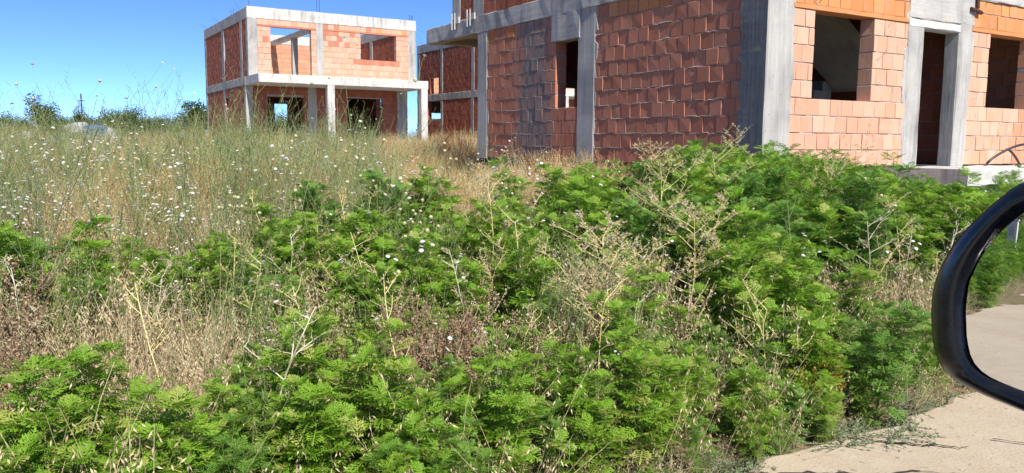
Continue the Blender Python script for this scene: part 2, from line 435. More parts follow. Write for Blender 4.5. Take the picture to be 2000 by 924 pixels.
# ---- the near house
def near_house():
    base = (3.5176, 11.4847, 1.0594)
    H = House('brick_house', base, 'unfinished two-storey brick house with grey corner column and open doorway, weeds against its walls', 'house')
    B, T = 2.78, 3.12
    # foundation and floor
    f = MB(); f.box((0.03, 0.03, -1.2), (8.0, 8.27, -0.006)); f.obj('foundation', M['bitumen'], H.e)
    H.box('terrace_slab', (2.75, -1.35, -0.26), (8.6, -0.02, -0.015), M['conc_pale'], jit=0.012, chamfer=0.02)
    f = MB(); f.box((2.85, -1.25, -1.0), (8.5, -0.05, -0.262)); f.obj('terrace_base', M['conc_h'], H.e)
    # columns, lower storey
    for (s0, s1, t0, t1, zt) in ((0.0, 0.50, 0.0, 0.42, B), (3.2, 3.6, -0.006, 0.25, 2.2), (4.6, 4.95, -0.006, 0.25, B), (7.6, 8.0, 0, 0.4, B),
                             (-0.004, 0.30, 3.95, 4.47, B), (-0.003, 0.32, 7.88, 8.30, B), (7.7, 8.0, 4.0, 4.4, B), (7.7, 8.0, 7.9, 8.3, B), (3.6, 4.0, 7.98, 8.3, B), (3.7, 4.0, 4.1, 4.4, B)):
        H.box('column', (s0 - 0.012, t0 - 0.012, -0.03 if s0 > 0.1 or t0 > 0.1 else -0.4), (s1, t1, zt), M['conc_v'], jit=0.005, chamfer=.02, seg=.28)
    r_ = np.random.RandomState(9); ct = MB(); V = []; nn = 64
    for i in range(nn):
        z = -0.5 + 3.27 * i / (nn - 1); e = .43 + .07 * abs(math.sin(i * .35) * math.sin(i * .83)) + r_.rand() * .02
        V += [(-.030, -.004, z), (-.030 - .002 * r_.rand(), e - .01, z), (-.012, e, z), (.01, e, z)]
    ct.add(V, [(i*4+j, (i+1)*4+j, (i+1)*4+j+1, i*4+j+1) for i in range(nn-1) for j in range(3)]); ct.obj('bitumen_coat', M['coat'], H.e)
    # lintels
    H.box('lintel', (3.19, -0.012, 2.2), (4.62, 0.25, 2.33), M['conc_pale'])
    H.box('lintel', (3.185, -0.022, 2.335), (4.97, 0.25, B), M['conc_h'], jit=0.01)
    H.box('lintel', (-0.03, 4.40, 2.25), (0.25, 5.32, B), M['conc_h'], jit=0.008)
    H.box('lintel', (0.502, -0.018, 2.252), (3.186, 0.25, 2.318), M['brick_orange'], jit=0.002, chamfer=0.004)
    H.box('lintel', (4.952, -0.018, 2.252), (7.586, 0.25, 2.318), M['brick_orange'], jit=0.002, chamfer=0.004)
    # ring beam and floor slab
    H.box('ring_beam', (-0.035, -0.035, B), (8.03, 0.27, T), M['conc_h'], jit=0.008)
    H.box('ring_beam', (-0.03, 0.275, B - 0.03), (0.28, 10.92, T - 0.004), M['conc_h'], jit=0.010)
    H.box('ring_beam', (7.72, 0.275, B - 0.01), (8.02, 10.9, T - 0.006), M['conc_h'])
    H.box('balcony_beam', (0.285, 10.62, B - 0.02), (7.715, 10.90, T - 0.01), M['conc_h'])
    f = MB(); f.box((0.282, 0.272, 2.92), (7.718, 10.615, T - 0.012)); f.obj('floor_slab', M['conc_old'], H.e)
    # lower walls
    H.wall('F', 0.5, 3.2, 0.0, 0.0, 2.25, [(0.97, 2.33, 1.0, 2.25)])
    H.wall('F', 0.5, 3.2, 0.0, 2.32, B, mk='brick_orange', row=0.25)
    H.wall('F', 4.95, 7.6, 0.0, 0.0, 2.25, [(5.53, 6.95, 1.0, 2.25)])
    H.wall('F', 4.95, 7.6, 0.0, 2.32, B, mk='brick_orange')
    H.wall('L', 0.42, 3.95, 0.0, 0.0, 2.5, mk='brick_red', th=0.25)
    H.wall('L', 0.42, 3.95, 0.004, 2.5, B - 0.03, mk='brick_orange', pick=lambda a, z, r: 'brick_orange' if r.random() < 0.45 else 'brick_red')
    def smeared(a, z, r):
        return 'brick_orange' if z > 2.5 and a > 6.8 and r.random() < .6 else 'brick_wash'
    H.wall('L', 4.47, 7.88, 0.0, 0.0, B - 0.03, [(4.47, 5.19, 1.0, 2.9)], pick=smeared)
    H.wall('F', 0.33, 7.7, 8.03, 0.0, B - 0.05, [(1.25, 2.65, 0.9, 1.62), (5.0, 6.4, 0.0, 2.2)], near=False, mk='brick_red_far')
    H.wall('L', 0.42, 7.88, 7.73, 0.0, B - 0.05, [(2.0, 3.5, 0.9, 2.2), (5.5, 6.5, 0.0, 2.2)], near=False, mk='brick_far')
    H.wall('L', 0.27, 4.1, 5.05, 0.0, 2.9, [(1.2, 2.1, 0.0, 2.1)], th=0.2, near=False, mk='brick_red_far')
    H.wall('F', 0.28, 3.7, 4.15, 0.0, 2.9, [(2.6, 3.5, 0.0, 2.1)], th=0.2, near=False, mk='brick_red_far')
    # upper storey
    for (s0, s1, t0, t1) in ((0.0, 0.42, 0.0, 0.42), (7.6, 8.0, 0, 0.4), (3.3, 3.7, 0.0, 0.25), (0.0, 0.3, 8.04, 8.50), (0.0, 0.3, 9.16, 9.54), (0, .3, 4.0, 4.4), (7.7, 8.0, 9.14, 9.54)):
        H.box('column', (s0 - 0.015, t0 - 0.015, T - 0.02), (s1, t1, 5.75), M['conc_v'], jit=0.006)
    H.box('ring_beam', (-0.03, -0.03, 5.75), (8.03, 0.27, 6.2), M['conc_h'])
    H.box('ring_beam', (-0.025, 0.275, 5.752), (0.28, 9.54, 6.19), M['conc_h'])
    H.box('ring_beam', (7.72, 0.275, 5.752), (8.02, 9.54, 6.19), M['conc_h'])
    H.box('ring_beam', (0.285, 9.28, 5.754), (7.715, 9.53, 6.18), M['conc_h'])
    H.wall('F', 0.42, 3.3, 0.0, T, 5.75, [(1.0, 2.4, 4.1, 5.35)])
    H.wall('F', 3.7, 7.6, 0.0, T, 5.75, [(5.2, 6.6, 4.1, 5.35)])
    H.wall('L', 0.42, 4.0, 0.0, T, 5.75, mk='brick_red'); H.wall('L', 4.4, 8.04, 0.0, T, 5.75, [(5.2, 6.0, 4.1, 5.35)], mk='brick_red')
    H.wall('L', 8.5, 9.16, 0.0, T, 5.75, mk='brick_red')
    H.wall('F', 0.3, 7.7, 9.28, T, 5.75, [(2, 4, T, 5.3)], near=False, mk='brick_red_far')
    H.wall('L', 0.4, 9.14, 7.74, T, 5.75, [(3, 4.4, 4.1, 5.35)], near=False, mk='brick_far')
    # dog-leg stair inside
    st = empty('stair', (0, 0, 0), 0, H.e)
    for i in range(9):
        f = MB(); s = 1.85 + 0.245 * i; f.box((s, 2.05, -0.006), (s + 0.249, 3.05, 0.165 * (i + 1))); f.obj('step', M['conc_h'], st)
    f = MB(); f.box((4.06, 0.85, 1.35), (4.98, 3.06, 1.52)); f.obj('landing', M['conc_h'], st)
    f = MB()
    f.add([(4.06, 0.85, 1.36), (4.06, 2.0, 1.36), (2.15, 2.0, 2.55), (2.15, 0.85, 2.55), (4.06, 0.85, 1.54), (4.06, 2.0, 1.54), (2.15, 2.0, 2.86), (2.15, 0.85, 2.86)],
          [(0,1,2,3),(4,7,6,5),(0,4,5,1),(3,2,6,7),(0,3,7,4),(1,5,6,2)])
    f.obj('stair_soffit', M['conc_old'], st)
    # spilled mortar edges
    for k, (ax, a, side, z0, z1) in enumerate((('F', 0.50, 1, 0, B), ('F', 3.2, -1, 0, B), ('F', 4.95, 1, 0, B), ('L', 0.42, 1, 0, B), ('L', 3.95, -1, 0, B), ('L', 7.88, -1, 0, B), ('F', 7.6, -1, 0, B))):
        H.smear(ax, a, 0.0, z0, z1, side, 40 + k, 0.09)
    r = random.Random(3)
    # lumps of squeezed mortar in the bed joints
    lump = MB()
    for k in range(1100):
        if r.random() < 0.75:
            a = r.uniform(0.45, 3.9) if r.random() < 0.55 else r.uniform(5.25, 7.85); z = 0.25 * r.randint(1, 10) + r.uniform(-.012, .006); L = r.uniform(0.03, 0.24); q = r.uniform(.004, .010)
            lump.add([(-q, a, z), (-q, a+L, z+r.uniform(-.006,.006)), (0.015, a+L, z+.012), (0.015, a, z+.012), (0.015, a, z-.012), (0.015, a+L, z-.012)], [(0,1,2,3),(0,4,5,1),(0,3,4),(1,5,2)])
        else:
            a = r.uniform(0.55, 3.1) if r.random() < .7 else r.uniform(5.0, 7.5); z = r.uniform(0.05, 2.1)
            if (0.9 < a < 2.4 or 5.4 < a < 7) and z > 0.95: continue
            a = round(a / 0.262) * 0.262; L = r.uniform(0.04, 0.18); q = r.uniform(.003, .007); w = r.uniform(.006, .02)
            if (0.9 < a < 2.4 or 5.4 < a < 7) and z + L > 0.97: continue
            lump.add([(a-w, 0.01, z), (a, -q, z+L*.5), (a+w, 0.01, z), (a+w*.8, 0.01, z+L), (a-w*.8, .01, z+L)], [(0,1,4),(1,3,4),(1,2,3),(0,2,1)])
    o = lump.obj('mortar_spill', M['mortar'], H.e); o['kind'] = 'stuff'
    # formwork timbers left on the beam, tie wires, rusty hooks
    for t in (9.3, 8.55):
        g = empty('formwork_tie', (0, 0, 0), 0, H.e)
        f = MB(); f.box((-0.075, t - 0.20, 3.06), (-0.037, t + 0.12, 3.20)); f.obj('timber', M['conc_pale'], g)
        for k in (-0.06, 0.08):
            f = MB(); f.tube([(-0.10, t + k, 2.92), (-0.09, t + k + .02, 3.12), (-0.085, t + k + .03, 3.30)], 0.013, 6, True); f.obj('tie_rod', M['conc_pale'], g)
    for k in range(26):
        if r.random() < .55: a, c0 = (r.uniform(.6, 3.1), 'F') if r.random() < .7 else (r.uniform(5, 7.4), 'F')
        else: a, c0 = r.uniform(.5, 7.6), 'L'
        z = r.choice((0.5, 2.3, 2.5, 2.7, 1.75, 1.2)) + r.uniform(-.1, .1)
        if c0 == 'F' and (0.9 < a < 2.4 or 5.4 < a < 7.0) and 0.95 < z < 2.3: z = 2.5
        if c0 == 'L' and 4.4 < a < 5.3: continue
        P = [(0, 0)]
        for q in range(6): P.append((P[-1][0] + r.uniform(-.06, .06), P[-1][1] - r.uniform(0.0, .05)))
        pts = [(a + p[0], -0.012 - 0.02 * math.sin(i * 1.1), z + p[1]) if c0 == 'F' else (-0.012 - 0.02 * math.sin(i * 1.1), a + p[0], z + p[1]) for i, p in enumerate(P)]
        f = MB(); f.tube(pts, 0.0022, 3); f.obj('wire', M['wire'], H.e)
    # black downpipe stub above the doorway's side
    f = MB(); f.tube([(4.98, -0.06, 2.62), (4.97, -0.05, 2.9), (4.97, -0.05, 3.2)], 0.03, 8); f.tube([(4.80, -0.05, 2.60), (4.98, -0.06, 2.58), (5.10, -0.055, 2.56)], 0.035, 8, True)
    f.obj('pipe_stub', M['rust'], H.e)
    H.finish(300)
    # hose lying in an arch on the terrace
    hp = MB(); P = []
    for i in range(25):
        a = i / 24; P.append(tuple(H.w(5.2 + 1.9 * a, -0.28 - 0.15 * math.sin(3 * a), 0.03 + 0.33 * math.sin(math.pi * a) ** 0.8)))
    hp.tube(P, 0.022, 8, True)
    P = [tuple(H.w(5.75 + 0.45 * (i / 10), -0.30, 0.27 - 0.25 * (i / 10) ** 1.6)) for i in range(11)]
    hp.tube(P, 0.02, 8, True)
    o = hp.obj('hose', M['hose'], smooth=True); tag(o, 'black hose arching over the concrete terrace beside the doorway', 'hose')
    return H
NEAR = near_house()

# ---- the two-storey houses with a balcony slab on posts
def balcony_house(loc, label, left_upper, left_lower, cols_upper, cols_lower, limit):
    H = House('balcony_house', loc, label, 'house', 'unfinished brick houses with a balcony slab on posts')
    near = limit > 0
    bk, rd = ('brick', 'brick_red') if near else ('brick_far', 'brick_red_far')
    f = MB(); f.box((0.03, 0.66, -1.0), (8.03, 9.47, -0.006)); f.obj('foundation', M['conc_h'], H.e)
    f = MB(); f.box((0.0, -1.75, -1.0), (8.0, 0.64, -0.03)); f.obj('porch_floor', M['conc_h'], H.e)
    # upper storey
    for (s0, s1, t0, t1) in ((0, .42, 0, .39), (3.09, 3.41, 0, .25), (7.68, 8.06, 0, .4), (0, .3, 9.15, 9.52), (7.7, 8.06, 9.15, 9.52), (3.1, 3.4, 9.25, 9.5), (7.78, 8.06, 5.0, 5.35), (3.45, 3.72, 5.0, 5.28)):
        H.box('column', (s0 - .01, t0 - .01, 3.0), (s1, t1, 5.5), M['conc_v'])
    for (t0, t1) in cols_upper: H.box('column', (-.012, t0, 3.0), (.25, t1, 5.5), M['conc_v'])
    H.box('ring_beam', (-.02, -.02, 5.5), (8.08, .28, 6.0), M['conc_pale'])
    H.box('ring_beam', (-.015, .285, 5.505), (.28, 9.24, 5.995), M['conc_h']); H.box('ring_beam', (7.77, .285, 5.505), (8.07, 9.24, 5.995), M['conc_h'])
    H.box('ring_beam', (-.015, 9.245, 5.503), (8.07, 9.53, 5.997), M['conc_pale']); H.box('ring_beam', (3.42, .285, 5.40), (3.74, 9.24, 5.62), M['conc_h'])
    H.box('lintel', (.425, -.015, 5.182), (3.078, .25, 5.248), M['brick_dusky'], jit=.001, chamfer=.004)
    H.box('lintel', (3.415, -.015, 5.202), (7.668, .25, 5.263), M['brick_dusky'], jit=.001, chamfer=.004)
    def stained(a, z, r):
        return 'brick_dusky' if (4.9 < a < 7.3 and 3.72 < z < 4.0) or (3.4 < a < 4.2 and z > 4.6 and r.random() < .6) or r.random() < .03 else 'brick'
    pk = stained if near else None
    H.wall('F', .42, 3.09, 0, 3.0, 5.18, [(1.0, 2.84, 3.0, 5.3)], mk=bk, pick=pk, near=near); H.wall('F', .42, 3.09, 0, 5.25, 5.5, mk='brick_orange' if near else 'brick_orange_far', near=near, pick=(lambda a, z, r: 'brick' if r.random() < .72 else ('brick_dusky' if r.random() < .6 else 'brick_orange')) if near else None)
    H.wall('F', 3.41, 7.68, 0, 3.0, 5.20, [(5.23, 7.03, 4.0, 5.3)], mk=bk, pick=pk, near=near); H.wall('F', 3.41, 7.68, 0, 5.265, 5.5, mk=bk, near=near, pick=(lambda a, z, r: 'brick' if r.random() < .72 else ('brick_dusky' if r.random() < .6 else 'brick_orange')) if near else None)
    prev = .39
    for (t0, t1) in sorted(cols_upper) + [(9.15, 9.5)]:
        if t0 - prev > .05: H.wall('L', prev, t0, 0, 3.0, 5.5, [o for o in left_upper if prev - .01 <= o[0] < t0], mk='brick_red_far', near=False)
        prev = t1
    H.wall('F', .3, 7.7, 9.26, 3.0, 5.5, [], mk='brick_far', near=False)
    H.wall('L', .4, 9.15, 7.80, 3.0, 5.5, mk='brick_red_far', near=False)
    # floor slab and balcony
    f = MB(); f.box((0.29, 0.72, 2.80), (7.76, 9.23, 2.992)); f.obj('floor_slab', M['conc_old'], H.e)
    H.box('floor_beam', (-.018, .64, 2.63), (.28, 9.53, 2.995), M['conc_h']); H.box('floor_beam', (7.77, .64, 2.63), (8.07, 9.53, 2.995), M['conc_h'])
    H.box('floor_beam', (.285, 9.24, 2.63), (7.765, 9.52, 2.99), M['conc_h'])
    H.box('balcony_slab', (-.012, -1.71, 2.62), (7.92, .635, 2.997), M['conc_pale'], jit=.006)
    # lower storey
    for (s0, s1, t0, t1) in ((3.0, 3.33, -1.70, -1.40), (7.57, 7.90, -1.70, -1.40)):
        H.box('column', (s0, t0, -.9), (s1, t1, 2.63), M['conc_pale'])
    for (s0, s1, t0, t1) in ((0, .30, .64, .98), (2.85, 3.25, .64, .95), (7.35, 7.85, .66, 1.0), (0, .3, 9.15, 9.52), (7.78, 8.06, 9.15, 9.52)):
        H.box('column', (s0 - .012, t0 - .012, -.05), (s1, t1, 2.64), M['conc_v'])
    for (t0, t1) in cols_lower: H.box('column', (-.012, t0, -.05), (.25, t1, 2.64), M['conc_v'])
    H.wall('F', .3, 2.85, .68, 0, 2.62, [(.95, 2.65, 0, 2.15)], mk='brick_red_far', near=False)
    H.wall('F', 3.25, 7.35, .68, 0, 2.62, [(4.75, 6.6, 0, 2.2)], mk='brick_red_far', near=False)
    prev = .98
    for (t0, t1) in sorted(cols_lower) + [(9.15, 9.5)]:
        if t0 - prev > .05: H.wall('L', prev, t0, 0, 0, 2.62, [o for o in left_lower if prev - .01 <= o[0] < t0], mk='brick_red_far', near=False)
        prev = t1
    H.wall('F', .3, 7.78, 9.26, 0, 2.62, [(3.6, 4.58, .9, 2.2), (.7, 1.6, 1.0, 2.1)], mk='brick_red_far', near=False)
    H.wall('L', 1.0, 9.15, 7.80, 0, 2.62, [(2.6, 4.6, 0.5, 2.5)], mk='brick_red_far', near=False)
    H.wall('F', .3, 3.4, 4.6, 0, 2.7, [(1.2, 3.0, 0, 2.3)], th=.15, mk='brick_red_far', near=False)
    # starter bars standing on the roof beam
    for (s, t, n, h) in ((1.45, 9.35, 2, 1.2), (3.2, .12, 4, 1.3), (7.85, .15, 4, .28), (.15, .12, 1, .3)):
        for k in range(n):
            f = MB(); x, y = s + .10 * (k % 2) - .05 + .02 * k, t + .12 * (k // 2) - .06
            f.tube([(x, y, 5.9), (x + .01, y, 6.0 + h * .5), (x + .02 * (k % 3 - 1), y, 6.0 + h)], .009, 4); f.obj('rebar', M['rust'], H.e)
    r = random.Random(5)
    for k in range(10):
        t = r.uniform(.5, 9.3); P = [(-.03, t, 5.9), (-.12, t + .05, 6.05 + r.uniform(0, .1)), (-.3 + r.uniform(-.1, .1), t + r.uniform(-.2, .2), 6.1 + r.uniform(-.1, .2))]
        f = MB(); f.tube(P, .004, 3); f.obj('wire', M['wire'], H.e)
    for k in range(5):
        z = 5.9 - k * .28; P = [(8.06, .1, z), (8.25, .08, z - .05 + .1 * r.random()), (8.4 + .15 * r.random(), .1, z - .2 * r.random())]
        f = MB(); f.tube(P, .004, 3); f.obj('wire', M['wire'], H.e)
    H.finish(limit)
    return H
MID_LOC = np.array([-11.6835, 36.5, 7.2273 - 6.0])
balcony_house(tuple(MID_LOC), 'unfinished house whose white balcony slab on posts is in full view across the weeds',
              [(4.28, 4.80, 4.05, 5.32)], [(4.1, 4.80, .95, 2.21)], [(1.08, 1.5), (4.80, 5.35)], [(4.88, 5.30)], 300)
T_LOC = MID_LOC + UX * 12.05 - NX * 1.0 + np.array([0, 0, -.12])
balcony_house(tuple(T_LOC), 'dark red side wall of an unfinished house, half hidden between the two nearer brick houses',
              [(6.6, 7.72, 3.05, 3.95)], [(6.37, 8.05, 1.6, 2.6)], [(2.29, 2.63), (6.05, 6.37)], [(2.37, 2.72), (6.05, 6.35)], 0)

# ------------------------------------------------------------------ plants: materials
M['rag1'] = mat_leaf('ragweed_leaf', (0.165, 0.325, 0.028), (0.265, 0.445, 0.042), (0.42, 0.46, 0.11), transl=0.36)
M['rag2'] = mat_leaf('ragweed_leaf_deep', (0.120, 0.265, 0.040), (0.195, 0.360, 0.055), (0.32, 0.40, 0.11), transl=0.36)
M['rag_stem'] = mat_leaf('ragweed_stem', (0.16, 0.20, 0.06), (0.26, 0.22, 0.11), transl=0.05)
M['straw'] = mat_leaf('dry_straw', (0.62, 0.49, 0.28), (0.76, 0.65, 0.43), (0.48, 0.34, 0.17), transl=0.25, rough=0.6)
M['straw_b'] = mat_leaf('dry_brown_straw', (0.47, 0.37, 0.21), (0.66, 0.55, 0.35), (0.28, 0.18, 0.09), transl=0.25, rough=0.6)
M['gold'] = mat_leaf('golden_grass', (0.60, 0.43, 0.17), (0.70, 0.55, 0.28), (0.44, 0.32, 0.13), transl=0.25)
M['warm'] = mat_leaf('warm_brown_grass', (0.48, 0.30, 0.13), (0.60, 0.42, 0.22), (0.30, 0.17, 0.08), transl=0.25)
M['dry_y'] = mat_leaf('dry_yellow_stalk', (0.66, 0.54, 0.20), (0.76, 0.64, 0.30), transl=0.0, rough=0.55)
M['dry_w'] = mat_leaf('dry_bleached_stalk', (0.56, 0.50, 0.36), (0.66, 0.60, 0.45), transl=0.0)
M['husk'] = mat_leaf('seed_husk', (0.52, 0.42, 0.24), (0.68, 0.58, 0.38), (0.40, 0.28, 0.14), transl=0.2)
M['fluff'] = mat_leaf('seed_fluff', (0.58, 0.56, 0.55), (0.72, 0.70, 0.68), transl=0.4)
M['white'] = mat_leaf('white_petal', (0.72, 0.68, 0.66), (0.80, 0.79, 0.76), (0.70, 0.58, 0.66), transl=0.3)
M['seedhead'] = mat_leaf('yellowgreen_seedhead', (0.50, 0.46, 0.24), (0.60, 0.54, 0.32), (0.42, 0.36, 0.18), transl=0.15)
M['wiry'] = mat_leaf('wiry_green', (0.15, 0.21, 0.07), (0.27, 0.32, 0.13), (0.40, 0.34, 0.18), transl=0.12)
M['blade'] = mat_leaf('reed_blade', (0.10, 0.20, 0.06), (0.17, 0.29, 0.09), (0.28, 0.34, 0.12), transl=0.3, rough=0.45)
M['rust_b'] = mat_leaf('russet_dock', (0.13, 0.042, 0.022), (0.20, 0.075, 0.035), transl=0.05)
M['brown'] = mat_leaf('brown_withered', (0.27, 0.17, 0.10), (0.42, 0.30, 0.19), (0.15, 0.08, 0.045), transl=0.15)
M['amber'] = mat_leaf('amber_withered', (0.45, 0.27, 0.04), (0.52, 0.36, 0.07), (0.30, 0.22, 0.05), transl=0.25)
M['greyg'] = mat_leaf('grey_green', (0.15, 0.19, 0.10), (0.22, 0.27, 0.15), transl=0.15)
M['tree'] = mat_leaf('tree_leaf', (0.035, 0.075, 0.018), (0.075, 0.125, 0.030), (0.10, 0.14, 0.05), transl=0.2)
M['bark'] = mat_plain('bark', (0.11, 0.085, 0.06), 0.9, 0.1, c2=(0.07, 0.055, 0.04))

# ------------------------------------------------------------------ plants: shapes
def frame(d, up=(0, 0, 1), roll=0.0):
    d = np.asarray(d, float); d = d / (np.linalg.norm(d) + 1e-9)
    y = np.cross(up, d); ny = np.linalg.norm(y)
    y = np.array([0, 1.0, 0]) if ny < 1e-4 else y / ny
    z = np.cross(d, y)
    if roll: y, z = y * math.cos(roll) + z * math.sin(roll), z * math.cos(roll) - y * math.sin(roll)
    return np.stack([d, y, z])          # rows: local x, y, z

def rag_leaf(seed, full=True):
    """twice-cut leaf: narrow rachis, slender toothed lobes with gaps between them"""
    r = random.Random(seed); V = []; F = []
    xs = [0.0, 0.20, 0.35, 0.50, 0.64, 0.77, 0.88]; ln = [0, 0.30, 0.42, 0.40, 0.33, 0.24, 0.15]
    zz = lambda x: -0.34 * x * x
    for i, x in enumerate(xs):
        w = .012 if i == 0 else .022
        V += [(x, -w, zz(x)), (x, w, zz(x))]
    F += [(2*i, 2*i+2, 2*i+3, 2*i+1) for i in range(6)]
    for i in range(1, 7):
        for s in (-1, 1):
            L = ln[i] * r.uniform(.85, 1.15); a = math.radians(r.uniform(42, 58)); b0 = 2*i + (1 if s > 0 else 0); x0 = xs[i]
            lp = lambda q, w, dz=0.0: (x0 + math.cos(a) * L * q + math.sin(a) * w, s * (.03 + math.sin(a) * L * q - math.cos(a) * w), zz(x0) - .16 * L * q * q + dz)
            k = len(V)
            if full:
                V += [lp(.50, -.022), lp(1.0, 0, -.02), lp(.50, .026), lp(.06, .030), lp(.72, -.105, .01), lp(.86, .10, .01)]
                F += [(b0, k, k+1), (b0, k+1, k+2), (b0, k+2, k+3), (k, k+4, k+1) if i < 5 else (b0, k, k+2), (k+3, k+5, k+2) if i < 5 else (b0, k+1, k)]
            else:
                V += [lp(.5, -.034), lp(1.0, 0, -.02), lp(.5, .04)]; F += [(b0, k, k+1), (b0, k+1, k+2)]
    k = len(V); V += [(1.08, 0, zz(1.03)), (.97, .05, zz(.95)), (.97, -.05, zz(.95))]; F += [(12, k+2, k), (12, k, 13), (13, k, k+1)]
    return np.array(V), F
RAGL = [rag_leaf(i) for i in range(4)]; RAGS = [rag_leaf(i, False) for i in range(3)]

def put(mb, tmpl, pos, R, sc):
    v, f = tmpl; mb.add((v * sc) @ R + pos, f)

def bend(p, d, L, n, up, r, wob=0.15):
    """a growing stem: list of points, direction drawn towards up"""
    d = np.array(d, float); d /= np.linalg.norm(d); P = [np.array(p, float)]
    for i in range(n):
        d = d + np.array([0, 0, up]) / n + np.array([r.gauss(0, wob), r.gauss(0, wob), r.gauss(0, wob) * .5]) / math.sqrt(n) * .5
        d /= np.linalg.norm(d); P.append(P[-1] + d * L / n)
    return np.array(P)

def ragweed_mesh(seed, H=0.62, full=True, dens=1.0):
    r = random.Random(seed); st = MB(); lf = MB(); T = RAGL if full else RAGS
    main = bend((0, 0, 0), (r.gauss(0, .12), r.gauss(0, .12), 1), H, 8, .2, r); st.tube(main, np.linspace(.006, .002, 9), 4)
    axes = [(main, 1.0)]; nb = int(r.randint(9, 12) * dens)
    for k in range(nb):
        f = (k + .5) / nb; i = min(7, int((.10 + .75 * f) * 8)); az = k * 2.4 + r.uniform(-.4, .4)
        L = H * (.56 - .20 * f) * r.uniform(.75, 1.2)
        P = bend(main[i], (math.cos(az), math.sin(az), .8 + .6 * f), L, 5, .9, r); st.tube(P, np.linspace(.0035, .0015, 6), 3); axes.append((P, .9))
    for P, q in axes:
        seg = np.linalg.norm(np.diff(P, axis=0), axis=1); tot = seg.sum(); n = max(3, int(tot / (.043 if full else .052)))
        for j in range(n):
            f = (j + .6) / n; x = f * (len(P) - 1); i = min(len(P) - 2, int(x)); p = P[i] + (P[i+1] - P[i]) * (x - i); t = P[i+1] - P[i]; t = t / np.linalg.norm(t)
            a0 = j * 1.6 + r.uniform(-.3, .3)
            for s in (0, math.pi):
                b = frame(t); side = b[1] * math.cos(a0 + s) + b[2] * math.sin(a0 + s)
                d = side * (1.0 - .35 * f) + t * (.25 + .55 * f) + np.array([0, 0, .12])
                sz = (.135 - .055 * f) * r.uniform(.8, 1.2) * q
                put(lf, r.choice(T), p + d * .008, frame(d, (0, 0, 1), r.gauss(0, .35)), sz)
        t = P[-1] - P[-2]; t /= np.linalg.norm(t); b = frame(t)
        for j in range(8):
            a = j * math.pi / 4 + r.uniform(-.3, .3); d = (b[1] * math.cos(a) + b[2] * math.sin(a)) * .8 + t * r.uniform(.4, 1.0)
            put(lf, r.choice(T), P[-1], frame(d, (0, 0, 1), r.gauss(0, .3)), r.uniform(.055, .095))
    return st, lf

def ribbon(mb, P, w0, w1, r):
    a = r.uniform(0, 6.28); s = np.array([math.cos(a), math.sin(a), 0]); n = len(P)
    V = []
    for i, p in enumerate(P):
        w = w0 + (w1 - w0) * i / (n - 1); V += [p - s * w / 2, p + s * w / 2]
    mb.add(V, [(2*i, 2*i+1, 2*i+3, 2*i+2) for i in range(n - 1)])

def spikelet(mb, p, d, L, w, r):
    R = frame(d, (0, 0, 1), r.uniform(0, 3.14))
    v = np.array([(0, 0, 0), (.4, .5, .12), (1, 0, 0), (.4, -.5, .12)]) * np.array([L, w, w])
    mb.add(v @ R + p, [(0, 1, 2), (0, 2, 3)])

def oat_mesh(seed, n=17, H=.54, R=.18, spk=13, droop=1.1, wid=.0028, spl=.021):
    """tuft of ripe wild oats: stalks with hanging husks, dry blades at the foot"""
    r = random.Random(seed); mb = MB()
    for k in range(n):
        a = r.uniform(0, 6.28); q = R * math.sqrt(r.random()); p = np.array([q * math.cos(a), q * math.sin(a), -.02])
        h = H * r.uniform(.65, 1.15); P = bend(p, (math.cos(a) * .35 + r.gauss(0, .25), math.sin(a) * .35 + r.gauss(0, .25), 1), h, 5, -.35 * r.random() * droop, r, .25)
        ribbon(mb, P, wid, wid * .5, r)
        for j in range(spk):
            f = r.uniform(.52, 1.0); x = f * 5; i = min(4, int(x)); c = P[i] + (P[i+1] - P[i]) * (x - i); az = r.uniform(0, 6.28); rr = r.uniform(.005, .045) * (1.3 - f)
            c = c + np.array([math.cos(az) * rr, math.sin(az) * rr, -rr * .3])
            spikelet(mb, c, (math.cos(az) * .5, math.sin(az) * .5, -r.uniform(.2, 1.2)), spl * r.uniform(.7, 1.3), spl * .28, r)
    for k in range(int(n * 1.7)):
        a = r.uniform(0, 6.28); q = R * math.sqrt(r.random()); p = np.array([q * math.cos(a), q * math.sin(a), -.02])
        P = bend(p, (math.cos(a) + r.gauss(0, .5), math.sin(a) + r.gauss(0, .5), 1.0), H * r.uniform(.3, .85), 4, -1.5 * r.random(), r, .3); ribbon(mb, P, .0055, .001, r)
    return mb

def wiry_mesh(seed, H=.85, n=5, leafy=.5, rad0=.0028):
    """thin branching green weed; returns stalk mesh and list of branch tips"""
    r = random.Random(seed); mb = MB(); tips = []
    def grow(p, d, L, lev, rad):
        P = bend(p, d, L, 5, .3, r, .22); mb.tube(P, np.linspace(rad, rad * .6, 6), 3)
        for j in range(int(L * 26 * leafy)):
            x = r.uniform(0, 4.99); i = int(x); c = P[i] + (P[i+1] - P[i]) * (x - i); a = r.uniform(0, 6.28)
            Q = [c, c + np.array([math.cos(a), math.sin(a), .7]) * r.uniform(.015, .05)]; ribbon(mb, Q, .004, .001, r)
        if lev > 0:
            for k in range(r.randint(2, 3)):
                x = r.uniform(1.2, 4.9); i = int(x); c = P[i] + (P[i+1] - P[i]) * (x - i); t = P[i+1] - P[i]; t = t / np.linalg.norm(t); a = r.uniform(0, 6.28)
                grow(c, t + np.array([math.cos(a), math.sin(a), .25]) * r.uniform(.5, .9), L * r.uniform(.35, .6), lev - 1, rad * .7)
        tips.append((P[-1], P[-1] - P[-2]))
    for k in range(n):
        a = r.uniform(0, 6.28); grow((.03 * math.cos(a), .03 * math.sin(a), -.02), (math.cos(a) * .3, math.sin(a) * .3, 1), H * r.uniform(.65, 1.05), 2, rad0)
    return mb, tips

